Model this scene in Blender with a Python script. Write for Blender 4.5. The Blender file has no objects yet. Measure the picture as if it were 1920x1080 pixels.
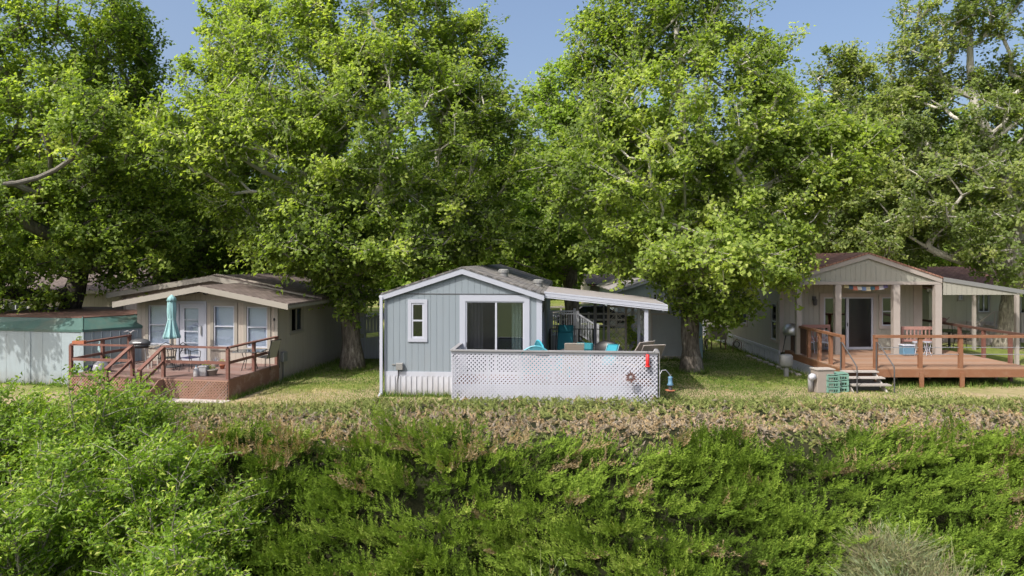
import bpy, math, random
import numpy as np
from mathutils import Vector, Matrix
R = math.radians
random.seed(7)
rng = np.random.default_rng(11)
SC = bpy.context.scene
COL = SC.collection

# ------------------------------------------------------------------ camera
FPX, CAMH, HOR = 1280.0, 4.4, 487.0      # focal length in photo pixels, eye height, horizon row
cd = bpy.data.cameras.new('camera'); cam = bpy.data.objects.new('camera', cd); COL.objects.link(cam)
cam.location = (0, 0, CAMH); cam.rotation_euler = (R(90), 0, 0)
cd.sensor_width = 36; cd.lens = 36*FPX/1920; cd.shift_y = -(540-HOR)/1920
cd.clip_start = 0.1; cd.clip_end = 2000
SC.camera = cam
# ------------------------------------------------------------------ light
SUN_DIR = Vector((-0.62, -0.66, 1.08)).normalized()     # towards the sun
el = math.asin(SUN_DIR.z); az = math.atan2(SUN_DIR.x, SUN_DIR.y)
w = bpy.data.worlds.new('World'); SC.world = w; w.use_nodes = True
nt = w.node_tree; nt.nodes.clear()
sky = nt.nodes.new('ShaderNodeTexSky'); sky.sky_type = 'NISHITA'; sky.sun_disc = False
sky.sun_elevation = el; sky.sun_rotation = az; sky.altitude = 0; sky.air_density = 1.0; sky.dust_density = 6.5; sky.ozone_density = 2.6
bg = nt.nodes.new('ShaderNodeBackground'); bg.inputs['Strength'].default_value = 0.147
wo = nt.nodes.new('ShaderNodeOutputWorld')
nt.links.new(sky.outputs[0], bg.inputs[0]); nt.links.new(bg.outputs[0], wo.inputs[0])
sd = bpy.data.lights.new('sun', 'SUN'); sd.energy = 3.15; sd.angle = R(0.55); sd.color = (1.0, 0.95, 0.87)
so = bpy.data.objects.new('sun', sd); COL.objects.link(so)
so.rotation_euler = SUN_DIR.to_track_quat('Z', 'Y').to_euler(); so.location = (-20, -20, 40)
SC.view_settings.view_transform = 'Standard'; SC.view_settings.look = 'None'
SC.view_settings.exposure = 0.64; SC.view_settings.gamma = 1
SC.render.engine = 'CYCLES'
SC.cycles.max_bounces = 10; SC.cycles.diffuse_bounces = 7; SC.cycles.glossy_bounces = 3
SC.cycles.transmission_bounces = 6; SC.cycles.transparent_max_bounces = 8

# ------------------------------------------------------------------ tagging and hierarchy
def tag(o, label=None, cat=None, group=None, kind=None):
    if label: o['label'] = label
    if cat: o['category'] = cat
    if group: o['group'] = group
    if kind: o['kind'] = kind
    return o
def thing(name, label, cat, loc=(0, 0, 0), rz=0.0, group=None):
    o = bpy.data.objects.new(name, None); COL.objects.link(o); o.empty_display_size = 0.2
    o.location = loc; o.rotation_euler = (0, 0, rz)
    return tag(o, label, cat, group)
def copy_tree(o, parent=None):
    c = o.copy(); COL.objects.link(c)
    if parent is not None: c.parent = parent
    for ch in list(o.children): copy_tree(ch, c)
    return c

class Frame:
    """A lot's own axes: u to the right, v away from the street side, rotated by a about Z."""
    def __init__(s, x, y, a):
        s.x, s.y, s.a = x, y, R(a); s.r = (math.cos(s.a), -math.sin(s.a)); s.d = (math.sin(s.a), math.cos(s.a))
    def on(s, px, py, v):
        rx, rz = (px-960)/FPX, -(py-HOR)/FPX
        t = (v + s.x*s.d[0] + s.y*s.d[1])/(rx*s.d[0]+s.d[1])
        return ((rx*t-s.x)*s.r[0]+(t-s.y)*s.r[1], CAMH+rz*t)
    def gr(s, px, py, z=0.0):
        t = (z-CAMH)/(-(py-HOR)/FPX); rx = (px-960)/FPX
        dx, dy = rx*t-s.x, t-s.y
        return (dx*s.r[0]+dy*s.r[1], dx*s.d[0]+dy*s.d[1])
    def w(s, u, v, z=0.0):
        return (s.x+u*s.r[0]+v*s.d[0], s.y+u*s.r[1]+v*s.d[1], z)

# ------------------------------------------------------------------ mesh builder
class MB:
    def __init__(s): s.v = []; s.f = []
    def add(s, vs, fs):
        n = len(s.v); s.v += [tuple(p) for p in vs]; s.f += [tuple(i+n for i in f) for f in fs]; return s
    def box(s, x0, y0, z0, x1, y1, z1):
        if x0 > x1: x0, x1 = x1, x0
        if y0 > y1: y0, y1 = y1, y0
        if z0 > z1: z0, z1 = z1, z0
        return s.add([(x0,y0,z0),(x1,y0,z0),(x1,y1,z0),(x0,y1,z0),(x0,y0,z1),(x1,y0,z1),(x1,y1,z1),(x0,y1,z1)],
                     [(0,3,2,1),(4,5,6,7),(0,1,5,4),(1,2,6,5),(2,3,7,6),(3,0,4,7)])
    def cbox(s, cx, cy, z0, sx, sy, h): return s.box(cx-sx/2, cy-sy/2, z0, cx+sx/2, cy+sy/2, z0+h)
    def bar(s, p, q, w, h, up=(0, 0, 1)):
        p, q, up = Vector(p), Vector(q), Vector(up); d = (q-p).normalized()
        a = d.cross(up)
        if a.length < 1e-4: a = d.cross(Vector((0, 1, 0)))
        a.normalize(); b = a.cross(d).normalized(); a *= w/2; b *= h/2
        vs = [p-a-b, p+a-b, p+a+b, p-a+b, q-a-b, q+a-b, q+a+b, q-a+b]
        return s.add(vs, [(0,1,2,3),(7,6,5,4),(0,4,5,1),(1,5,6,2),(2,6,7,3),(3,7,4,0)])
    def tube(s, pts, r, n=8, cap=True):
        pts = [Vector(p) for p in pts]; rs = r if isinstance(r, (list, tuple)) else [r]*len(pts)
        base = len(s.v); prev = None
        for i, p in enumerate(pts):
            d = (pts[min(i+1, len(pts)-1)]-pts[max(i-1, 0)]).normalized()
            if prev is None:
                a = d.cross(Vector((0, 0, 1)))
                if a.length < 1e-3: a = d.cross(Vector((1, 0, 0)))
            else: a = prev-d*prev.dot(d)
            a.normalize(); prev = a; b = d.cross(a)
            for k in range(n):
                t = 2*math.pi*k/n; s.v.append(tuple(p+(a*math.cos(t)+b*math.sin(t))*rs[i]))
        for i in range(len(pts)-1):
            for k in range(n):
                k2 = (k+1) % n
                s.f.append((base+i*n+k, base+i*n+k2, base+(i+1)*n+k2, base+(i+1)*n+k))
        if cap:
            s.f.append(tuple(base+k for k in range(n))[::-1]); s.f.append(tuple(base+(len(pts)-1)*n+k for k in range(n)))
        return s
    def lathe(s, prof, n=16, c=(0, 0, 0), sx=1, sy=1, wob=None):
        base = len(s.v)
        for i, (r_, z) in enumerate(prof):
            for k in range(n):
                t = 2*math.pi*k/n; rr = r_*(1 if wob is None else wob(i, t))
                s.v.append((c[0]+rr*math.cos(t)*sx, c[1]+rr*math.sin(t)*sy, c[2]+z))
        for i in range(len(prof)-1):
            for k in range(n):
                k2 = (k+1) % n; s.f.append((base+i*n+k, base+i*n+k2, base+(i+1)*n+k2, base+(i+1)*n+k))
        s.f.append(tuple(base+k for k in range(n))[::-1]); s.f.append(tuple(base+(len(prof)-1)*n+k for k in range(n)))
        return s
    def prism(s, poly, y0, y1):
        """poly in (x,z), extruded along y"""
        n = len(poly); area = sum(poly[i][0]*poly[(i+1) % n][1]-poly[(i+1) % n][0]*poly[i][1] for i in range(n))
        if area < 0: poly = poly[::-1]
        vs = [(x, y0, z) for x, z in poly]+[(x, y1, z) for x, z in poly]
        fs = [tuple(range(n)), tuple(range(2*n-1, n-1, -1))]+[(i, i+n, (i+1) % n+n, (i+1) % n) for i in range(n)]
        return s.add(vs, fs)
    def slabquad(s, a, b, c, d, t):
        """thick sheet: four corners (ccw from above) and a thickness downward"""
        a, b, c, d = map(Vector, (a, b, c, d)); n = (b-a).cross(d-a).normalized()*t
        return s.add([a, b, c, d, a-n, b-n, c-n, d-n], [(0,1,2,3),(7,6,5,4),(0,4,5,1),(1,5,6,2),(2,6,7,3),(3,7,4,0)])
    def lattice(s, x0, x1, z0, z1, y, sp, wd, t=0.008, ztop=None):
        """two layers of crossing diagonal slats filling a rectangle in the x-z plane"""
        for lay, sg in ((0, 1), (1, -1)):
            yy = y+lay*(t+0.001); W, Hh = x1-x0, z1-z0
            c = -Hh if sg == 1 else 0.0
            lim = W if sg == 1 else W+Hh
            while c < lim:
                pts = []
                # line x = c + sg*z
                za = max(0, (0-c)/sg if sg == 1 else (c-W)); zb = min(Hh, (W-c) if sg == 1 else c)
                if zb-za > 0.01:
                    xa, xb = c+sg*za, c+sg*zb; h = wd*0.7071
                    s.add([(x0+min(max(xa-h, 0), W), yy, z0+za), (x0+min(max(xa+h, 0), W), yy, z0+za),
                           (x0+min(max(xb+h, 0), W), yy, z0+zb), (x0+min(max(xb-h, 0), W), yy, z0+zb),
                           (x0+min(max(xa-h, 0), W), yy+t, z0+za), (x0+min(max(xa+h, 0), W), yy+t, z0+za),
                           (x0+min(max(xb+h, 0), W), yy+t, z0+zb), (x0+min(max(xb-h, 0), W), yy+t, z0+zb)],
                          [(0,1,2,3),(7,6,5,4),(0,4,5,1),(2,6,7,3),(1,5,6,2),(3,7,4,0)])
                c += sp*1.4142
        return s
    def wall(s, x0, x1, z0, z1, y0, y1, holes=()):
        """wall in the x-z plane with real openings (x0,x1,z0,z1)"""
        xs = sorted({x0, x1, *[min(max(h[k], x0), x1) for h in holes for k in (0, 1)]}); zs = sorted({z0, z1, *[h[k] for h in holes for k in (2, 3)]})
        for i in range(len(xs)-1):
            cx = (xs[i]+xs[i+1])/2; run = None
            for j in range(len(zs)-1):
                cz = (zs[j]+zs[j+1])/2
                solid = not any(h[0] < cx < h[1] and h[2] < cz < h[3] for h in holes)
                if solid and run is None: run = zs[j]
                if not solid and run is not None: s.box(xs[i], y0, run, xs[i+1], y1, zs[j]); run = None
            if run is not None: s.box(xs[i], y0, run, xs[i+1], y1, zs[-1])
        return s
    def rot(s, ang, c=(0, 0)):
        ca, sa = math.cos(ang), math.sin(ang)
        s.v = [(c[0]+(x-c[0])*ca-(y-c[1])*sa, c[1]+(x-c[0])*sa+(y-c[1])*ca, z) for x, y, z in s.v]; return s
    def yz(s):
        """swap: built in the x-z plane, stands in the y-z plane (x becomes y)"""
        s.v = [(y, x, z) for x, y, z in s.v]; s.f = [f[::-1] for f in s.f]; return s
    def move(s, dx=0, dy=0, dz=0):
        s.v = [(x+dx, y+dy, z+dz) for x, y, z in s.v]; return s
    def build(s, name, m, parent=None, smooth=False, loc=None, bevel=0):
        me = bpy.data.meshes.new(name); me.from_pydata(s.v, [], s.f); me.materials.append(m)
        if smooth: me.polygons.foreach_set('use_smooth', [True]*len(me.polygons))
        me.update(); o = bpy.data.objects.new(name, me); COL.objects.link(o)
        if parent is not None: o.parent = parent
        if loc: o.location = loc
        if bevel:
            b = o.modifiers.new('bevel', 'BEVEL'); b.width = bevel; b.segments = 1; b.limit_method = 'ANGLE'
        return o

def np_mesh(name, V, nper, m, tint=None, parent=None, smooth=False):
    """mesh of equal faces (nper corners each), vertices in order"""
    nf = len(V)//nper; me = bpy.data.meshes.new(name)
    me.vertices.add(len(V)); me.vertices.foreach_set('co', np.ascontiguousarray(V, dtype=np.float32).ravel())
    me.loops.add(len(V)); me.loops.foreach_set('vertex_index', np.arange(len(V), dtype=np.int32))
    me.polygons.add(nf); me.polygons.foreach_set('loop_start', np.arange(0, len(V), nper, dtype=np.int32))
    me.update(calc_edges=True)
    if tint is not None:
        a = me.attributes.new('tint', 'FLOAT', 'FACE'); a.data.foreach_set('value', np.ascontiguousarray(tint, dtype=np.float32))
    me.materials.append(m)
    o = bpy.data.objects.new(name, me); COL.objects.link(o)
    if parent is not None: o.parent = parent
    return o

# ------------------------------------------------------------------ materials
def newmat(name):
    m = bpy.data.materials.new(name); m.use_nodes = True; n = m.node_tree; n.nodes.clear()
    out = n.nodes.new('ShaderNodeOutputMaterial'); return m, n, out
def N(n, t, **kw):
    x = n.nodes.new(t)
    for k, v in kw.items():
        if k.startswith('i_'): x.inputs[int(k[2:])].default_value = v
        else: setattr(x, k, v)
    return x
def mixc(n, fac, a, b, blend='MIX'):
    x = n.nodes.new('ShaderNodeMix'); x.data_type = 'RGBA'; x.blend_type = blend
    for sock, val in ((0, fac), (6, a), (7, b)):
        if isinstance(val, bpy.types.NodeSocket): n.links.new(val, x.inputs[sock])
        elif sock == 0: x.inputs[0].default_value = val
        else: x.inputs[sock].default_value = (*val[:3], 1)
    return x.outputs[2]
def ramp(n, fac, stops):
    r = n.nodes.new('ShaderNodeValToRGB'); e = r.color_ramp.elements
    while len(e) < len(stops): e.new(0.5)
    for i, (p, c) in enumerate(stops):
        e[i].position = p; e[i].color = (*c, 1) if len(c) == 3 else c
    n.links.new(fac, r.inputs[0]); return r.outputs[0]
def math_(n, op, a, b=None, c=None):
    x = n.nodes.new('ShaderNodeMath'); x.operation = op
    for i, v in enumerate((a, b, c)):
        if v is None: continue
        if isinstance(v, bpy.types.NodeSocket): n.links.new(v, x.inputs[i])
        else: x.inputs[i].default_value = v
    return x.outputs[0]
def noise(n, vec, scale, detail=4, rough=0.6, stretch=None):
    if stretch is not None:
        mp = n.nodes.new('ShaderNodeMapping'); mp.inputs['Scale'].default_value = stretch; n.links.new(vec, mp.inputs[0]); vec = mp.outputs[0]
    t = n.nodes.new('ShaderNodeTexNoise'); t.inputs['Scale'].default_value = scale; t.inputs['Detail'].default_value = detail
    t.inputs['Roughness'].default_value = rough; n.links.new(vec, t.inputs[0]); return t.outputs[0]
def coords(n): return n.nodes.new('ShaderNodeTexCoord').outputs['Object']
def principled(n, out, col, rough=0.7, bump=None, bstr=0.3, bdist=0.01, metal=0.0, spec=0.5):
    p = n.nodes.new('ShaderNodeBsdfPrincipled')
    if isinstance(col, bpy.types.NodeSocket): n.links.new(col, p.inputs['Base Color'])
    else: p.inputs['Base Color'].default_value = (*col, 1)
    p.inputs['Roughness'].default_value = rough; p.inputs['Metallic'].default_value = metal
    p.inputs['Specular IOR Level'].default_value = spec
    if bump is not None:
        b = n.nodes.new('ShaderNodeBump'); b.inputs['Strength'].default_value = bstr; b.inputs['Distance'].default_value = bdist
        n.links.new(bump, b.inputs['Height']); n.links.new(b.outputs[0], p.inputs['Normal'])
    n.links.new(p.outputs[0], out.inputs[0]); return p
def sc(c, k): return tuple(min(1, x*k) for x in c)

def splash(n, co, c, amt, top=0.5):
    x = N(n, 'ShaderNodeSeparateXYZ'); n.links.new(co, x.inputs[0])
    f = math_(n, 'ADD', math_(n, 'SUBTRACT', 1.0, math_(n, 'DIVIDE', x.outputs[2], top)), math_(n, 'MULTIPLY', math_(n, 'SUBTRACT', noise(n, co, 5, 5, 0.7, (1, 1, 0.4)), 0.5), 1.6))
    f = math_(n, 'MULTIPLY', math_(n, 'MINIMUM', math_(n, 'MAXIMUM', f, 0.0), 1.0), amt)
    return mixc(n, f, c, (0.17, 0.135, 0.095))
def paint(name, col, rough=0.6, var=0.12, dirt=0.15, metal=0.0, scale=3.0, foot=0.0):
    m, n, out = newmat(name); co = coords(n)
    a = noise(n, co, scale, 5, 0.65); b = noise(n, co, 1.1, 4, 0.7, (1, 1, 0.35))
    c = mixc(n, a, sc(col, 1-var), sc(col, 1+var))
    f = ramp(n, b, [(0.5, (0, 0, 0)), (0.75, (1, 1, 1))])
    c = mixc(n, math_(n, 'MULTIPLY', f, dirt), c, (0.16, 0.14, 0.11))
    if foot: c = splash(n, co, c, foot)
    principled(n, out, c, rough, noise(n, co, 60, 3), 0.15, 0.004, metal); return m
def siding(name, col, sp=0.2, gw=0.06, var=0.08, dirt=0.12, rough=0.65, depth=0.012, foot=0.45):
    """painted plywood panel with vertical grooves"""
    m, n, out = newmat(name); co = coords(n)
    x = N(n, 'ShaderNodeSeparateXYZ'); n.links.new(co, x.inputs[0])
    s_ = math_(n, 'ADD', x.outputs[0], x.outputs[1])
    fr = math_(n, 'FRACT', math_(n, 'DIVIDE', math_(n, 'ADD', s_, 100.0), sp))
    g = math_(n, 'SMOOTH_MIN', math_(n, 'DIVIDE', fr, gw), 1.0, 0.2)
    g2 = math_(n, 'MINIMUM', g, math_(n, 'DIVIDE', math_(n, 'SUBTRACT', 1.0, fr), gw))
    g2 = math_(n, 'MINIMUM', g2, 1.0)
    a = noise(n, co, 2.2, 5, 0.65, (1, 1, 0.3)); wn = noise(n, co, 1.0, 3, 0.6)
    c = mixc(n, a, sc(col, 1-var), sc(col, 1+var))
    f = ramp(n, noise(n, co, 1.6, 5, 0.75, (1.5, 1.5, 0.3)), [(0.52, (0, 0, 0)), (0.8, (1, 1, 1))])
    c = mixc(n, math_(n, 'MULTIPLY', f, dirt*3), c, (0.20, 0.17, 0.13))
    st = ramp(n, noise(n, co, 7.0, 4, 0.6, (1, 1, 0.06)), [(0.5, (0, 0, 0)), (0.75, (1, 1, 1))])
    c = mixc(n, math_(n, 'MULTIPLY', st, 0.16), c, sc(col, 0.62))
    c = splash(n, co, c, foot)
    # groove lines painted darker, standing in for the shade of their depth
    c = mixc(n, math_(n, 'MULTIPLY', math_(n, 'SUBTRACT', 1.0, g2), 0.35), c, sc(col, 0.55))
    h = math_(n, 'ADD', g2, math_(n, 'MULTIPLY', noise(n, co, 25, 3, 0.6, (2, 2, 0.3)), 0.2))
    principled(n, out, c, rough, h, 0.8, depth); return m
def wood(name, col, col2, rough=0.7, axis=0, worn=None, wornamt=0.3):
    m, n, out = newmat(name); co = coords(n)
    st = [(0.6, 8, 8), (8, 0.6, 8), (8, 8, 0.6)][axis]
    g = noise(n, co, 3.0, 6, 0.7, st); a = noise(n, co, 0.9, 3, 0.6)
    x = N(n, 'ShaderNodeSeparateXYZ'); n.links.new(co, x.inputs[0])
    c = mixc(n, g, col, col2); c = mixc(n, math_(n, 'MULTIPLY', a, 0.5), c, sc(col2, 1.25))
    geo = n.nodes.new('ShaderNodeNewGeometry'); isl = geo.outputs['Random Per Island']
    c = mixc(n, ramp(n, isl, [(0.3, (0, 0, 0)), (1.0, (0.55, 0.55, 0.55))]), c, sc(col, 0.72)); c = mixc(n, ramp(n, isl, [(0.0, (0.4, 0.4, 0.4)), (0.3, (0, 0, 0))]), c, (sum(col2)/3*1.15,)*3)
    if worn:
        f = ramp(n, noise(n, co, 2.4, 6, 0.8), [(0.5, (0, 0, 0)), (0.62, (1, 1, 1))])
        c = mixc(n, math_(n, 'MULTIPLY', f, wornamt), c, worn)
    principled(n, out, c, rough, g, 0.4, 0.006); return m
def shingle(name, c1, c2, mort, streak, bw=0.3, rh=0.14, rows_along_y=True):
    m, n, out = newmat(name); co = coords(n)
    x = N(n, 'ShaderNodeSeparateXYZ'); n.links.new(co, x.inputs[0]); cb = N(n, 'ShaderNodeCombineXYZ')
    n.links.new(x.outputs[1 if rows_along_y else 0], cb.inputs[0]); n.links.new(x.outputs[0 if rows_along_y else 1], cb.inputs[1])
    b = N(n, 'ShaderNodeTexBrick'); n.links.new(cb.outputs[0], b.inputs[0])
    b.inputs['Color1'].default_value = (*c1, 1); b.inputs['Color2'].default_value = (*c2, 1); b.inputs['Mortar'].default_value = (*mort, 1)
    b.inputs['Scale'].default_value = 1; b.inputs['Mortar Size'].default_value = 0.012; b.inputs['Brick Width'].default_value = bw; b.inputs['Row Height'].default_value = rh
    f = ramp(n, noise(n, co, 1.3, 6, 0.75), [(0.42, (0, 0, 0)), (0.62, (1, 1, 1))])
    c = mixc(n, math_(n, 'MULTIPLY', f, 0.45), b.outputs[0], streak)
    h = math_(n, 'ADD', math_(n, 'MULTIPLY', b.outputs[1], -0.6), math_(n, 'MULTIPLY', noise(n, co, 40, 3), 0.4))
    principled(n, out, c, 0.92, h, 0.6, 0.012, spec=0.2); return m
def glassmat(name, tint=(0.35, 0.4, 0.42), refl=0.22, rough=0.02):
    m, n, out = newmat(name)
    t = N(n, 'ShaderNodeBsdfTransparent'); t.inputs[0].default_value = (*tint, 1)
    g = N(n, 'ShaderNodeBsdfGlossy'); g.inputs['Roughness'].default_value = rough; g.inputs[0].default_value = (0.9, 0.95, 1, 1)
    co = coords(n); b = N(n, 'ShaderNodeBump'); b.inputs['Strength'].default_value = 0.12; b.inputs['Distance'].default_value = 0.02
    n.links.new(noise(n, co, 1.4, 2), b.inputs['Height']); n.links.new(b.outputs[0], g.inputs['Normal'])
    lw = N(n, 'ShaderNodeLayerWeight'); lw.inputs[0].default_value = 0.35
    f = math_(n, 'ADD', math_(n, 'MULTIPLY', lw.outputs[0], 0.6), refl); f = math_(n, 'MINIMUM', f, 0.95)
    mx = N(n, 'ShaderNodeMixShader'); n.links.new(f, mx.inputs[0]); n.links.new(t.outputs[0], mx.inputs[1]); n.links.new(g.outputs[0], mx.inputs[2])
    n.links.new(mx.outputs[0], out.inputs[0]); return m
def foliage(name, stops, transl=0.4, rough=0.55, tcol=1.5, gloss=0.3):
    """leaf surface: colour by the leaf's own tint attribute, some light passing through"""
    m, n, out = newmat(name)
    at = N(n, 'ShaderNodeAttribute', attribute_name='tint')
    c = ramp(n, at.outputs['Fac'], stops)
    p = n.nodes.new('ShaderNodeBsdfPrincipled'); n.links.new(c, p.inputs['Base Color']); p.inputs['Roughness'].default_value = rough
    p.inputs['Specular IOR Level'].default_value = gloss
    tr = N(n, 'ShaderNodeBsdfTranslucent'); n.links.new(mixc(n, 1.0, c, (tcol*0.95, tcol, tcol*0.4), 'MULTIPLY'), tr.inputs[0])
    mx = N(n, 'ShaderNodeMixShader'); mx.inputs[0].default_value = transl
    n.links.new(p.outputs[0], mx.inputs[1]); n.links.new(tr.outputs[0], mx.inputs[2]); n.links.new(mx.outputs[0], out.inputs[0]); return m
def barkmat(name, a, b, c_, upper=0.75):
    m, n, out = newmat(name); co = coords(n)
    f = noise(n, co, 2.2, 6, 0.75, (1, 1, 0.45)); g = noise(n, co, 9, 5, 0.7, (1.6, 1.6, 0.3))
    c = ramp(n, f, [(0.3, a), (0.5, b), (0.68, c_)])
    c = mixc(n, ramp(n, g, [(0.38, (0, 0, 0)), (0.6, (1, 1, 1))]), sc(a, 0.7), c)
    x = N(n, 'ShaderNodeSeparateXYZ'); n.links.new(co, x.inputs[0])     # old bark flakes off higher up and leaves pale smooth wood
    hgt = ramp(n, math_(n, 'ADD', math_(n, 'MULTIPLY', x.outputs[2], 0.1), math_(n, 'MULTIPLY', f, 0.5)), [(0.55, (0, 0, 0)), (0.95, (1, 1, 1))])
    c = mixc(n, math_(n, 'MULTIPLY', hgt, upper), c, (0.50, 0.48, 0.43))
    principled(n, out, c, 0.9, g, 0.9, 0.04, spec=0.2); return m

M = {}
M['tan_siding'] = siding('tan_siding', (0.342, 0.304, 0.262), 0.2, 0.07)
M['tan_trim'] = paint('tan_trim', (0.255, 0.237, 0.205), 0.6, 0.1, 0.35)
M['blue_siding'] = siding('blue_siding', (0.182, 0.218, 0.248), 0.203, 0.05, 0.04, 0.05)
M['white_trim'] = paint('white_trim', (0.327, 0.348, 0.405), 0.5, 0.05, 0.12)
M['white_metal'] = paint('white_metal', (0.371, 0.392, 0.452), 0.4, 0.05, 0.15)
M['white_plain'] = paint('white_plain', (0.408, 0.424, 0.472), 0.5, 0.05, 0.15, foot=0.5)
M['grey_rail'] = paint('grey_rail', (0.22, 0.22, 0.23), 0.6, 0.12, 0.2)
M['lattice_white'] = paint('lattice_white', (0.443, 0.455, 0.516), 0.55, 0.06, 0.15, foot=0.35)
M['brown_wood'] = wood('brown_wood', (0.10, 0.040, 0.032), (0.175, 0.075, 0.055), 0.65, 0, (0.30, 0.2, 0.15), 0.25)
M['brown_deck'] = wood('brown_deck', (0.138, 0.079, 0.067), (0.200, 0.121, 0.102), 0.75, 0, (0.247, 0.193, 0.169), 0.4)
M['brown_lattice'] = wood('brown_lattice', (0.239, 0.130, 0.090), (0.292, 0.171, 0.122), 0.7, 2)
M['brown_panel'] = wood('brown_panel', (0.15, 0.07, 0.045), (0.22, 0.105, 0.07), 0.7, 1, (0.42, 0.33, 0.27), 0.35)
M['orange_wood'] = wood('orange_wood', (0.164, 0.069, 0.032), (0.224, 0.106, 0.057), 0.6, 0, (0.254, 0.162, 0.107), 0.35)
M['orange_deck'] = wood('orange_deck', (0.224, 0.118, 0.068), (0.290, 0.173, 0.108), 0.7, 0, (0.254, 0.192, 0.144), 0.4)
M['dark_wood'] = wood('dark_wood', (0.05, 0.025, 0.018), (0.1, 0.05, 0.035), 0.7, 0)
M['grey_wood'] = wood('grey_wood', (0.24, 0.22, 0.20), (0.40, 0.37, 0.34), 0.8, 2)
M['shingle_tan'] = shingle('shingle_tan', (0.124, 0.099, 0.090), (0.186, 0.152, 0.138), (0.056, 0.043, 0.038), (0.093, 0.074, 0.070))
M['shingle_grey'] = shingle('shingle_grey', (0.10, 0.10, 0.105), (0.17, 0.165, 0.17), (0.05, 0.05, 0.05), (0.3, 0.27, 0.24))
M['shingle_red'] = shingle('shingle_red', (0.24, 0.12, 0.085), (0.34, 0.19, 0.14), (0.1, 0.05, 0.04), (0.2, 0.1, 0.075))
M['carport_roof'] = paint('carport_roof', (0.258, 0.240, 0.244), 0.7, 0.25, 0.7, 0.0, 6)
M['grey_siding'] = siding('grey_siding', (0.282, 0.277, 0.237), 0.2, 0.06)
M['grey_trim'] = paint('grey_trim', (0.319, 0.285, 0.259), 0.6, 0.12, 0.3)
M['beige_siding'] = siding('beige_siding', (0.306, 0.306, 0.246), 0.6, 0.02)
M['shed_siding'] = siding('shed_siding', (0.274, 0.327, 0.355), 0.61, 0.02, 0.07, 0.12)
M['green_metal'] = paint('green_metal', (0.052, 0.111, 0.098), 0.45, 0.25, 0.5)
M['rust_roof'] = paint('rust_roof', (0.12, 0.06, 0.045), 0.85, 0.4, 0.5)
M['grey_shed'] = paint('grey_shed', (0.289, 0.307, 0.318), 0.55, 0.08, 0.4)
M['aqua_shed'] = paint('aqua_shed', (0.251, 0.360, 0.385), 0.55, 0.08, 0.2)
M['glass'] = glassmat('glass', (0.62, 0.66, 0.68), 0.10)
M['glass_clear'] = glassmat('glass_clear', (0.86, 0.88, 0.90), 0.03)
M['glass_dark'] = glassmat('glass_dark', (0.22, 0.22, 0.25), 0.10)
M['screen'] = glassmat('screen', (0.42, 0.41, 0.45), 0.03, 0.3)
M['blind'] = paint('blind', (0.62, 0.68, 0.78), 0.8, 0.04, 0.05)
M['curtain'] = paint('curtain', (0.60, 0.68, 0.62), 0.9, 0.06, 0.0)
M['interior'] = paint('interior', (0.12, 0.11, 0.10), 0.9)
M['black_metal'] = paint('black_metal', (0.018, 0.018, 0.02), 0.4, 0.2, 0.1)
M['dark_grey'] = paint('dark_grey', (0.06, 0.06, 0.065), 0.5, 0.2, 0.1)
M['steel'] = paint('steel', (0.42, 0.43, 0.45), 0.35, 0.1, 0.15, 0.7)
M['galv'] = paint('galv', (0.228, 0.232, 0.229), 0.5, 0.12, 0.2, 0.3)
M['teal_cloth'] = paint('teal_cloth', (0.216, 0.390, 0.406), 0.9, 0.12, 0.1)
M['teal_pale'] = paint('teal_pale', (0.317, 0.495, 0.499), 0.9, 0.1, 0.05)
M['teal_cushion'] = paint('teal_cushion', (0.010, 0.135, 0.165), 0.85, 0.15, 0.0)
M['turquoise'] = paint('turquoise', (0.030, 0.289, 0.374), 0.45, 0.06, 0.0)
M['turquoise_pale'] = paint('turquoise_pale', (0.068, 0.286, 0.354), 0.45, 0.06, 0.0)
M['sling'] = paint('sling', (0.22, 0.19, 0.155), 0.8, 0.1, 0.1)
M['navy_cloth'] = paint('navy_cloth', (0.03, 0.03, 0.075), 0.9, 0.1, 0.0)
M['terracotta'] = paint('terracotta', (0.35, 0.12, 0.06), 0.8)
M['red'] = paint('red', (0.5, 0.02, 0.02), 0.3, 0.1, 0.0)
M['blue_plastic'] = paint('blue_plastic', (0.091, 0.189, 0.281), 0.45)
M['green_plastic'] = paint('green_plastic', (0.134, 0.265, 0.216), 0.5, 0.08, 0.1)
M['mauve_wood'] = wood('mauve_wood', (0.24, 0.12, 0.10), (0.34, 0.19, 0.16), 0.7, 0)
M['rust_metal'] = paint('rust_metal', (0.14, 0.075, 0.065), 0.7, 0.3, 0.2)
M['stone'] = paint('stone', (0.289, 0.270, 0.244), 0.9, 0.2, 0.2, 0.0, 12)
M['concrete'] = paint('concrete', (0.246, 0.215, 0.190), 0.9, 0.12, 0.3)
M['bark'] = barkmat('bark', (0.10, 0.085, 0.07), (0.19, 0.165, 0.14), (0.36, 0.33, 0.29))
M['bark_dark'] = barkmat('bark_dark', (0.055, 0.045, 0.038), (0.10, 0.085, 0.07), (0.2, 0.175, 0.15), 0.25)
M['bark_pale'] = barkmat('bark_pale', (0.2, 0.18, 0.15), (0.36, 0.33, 0.28), (0.55, 0.52, 0.46))
M['leaf'] = foliage('leaf', [(0.0, (0.111, 0.165, 0.037)), (0.35, (0.193, 0.270, 0.056)), (0.7, (0.287, 0.374, 0.072)), (1.0, (0.420, 0.484, 0.131))], 0.52)
M['leaf_deep'] = foliage('leaf_deep', [(0.0, (0.122, 0.185, 0.039)), (0.4, (0.208, 0.293, 0.056)), (0.75, (0.316, 0.410, 0.075)), (1.0, (0.487, 0.547, 0.133))], 0.5)
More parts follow.
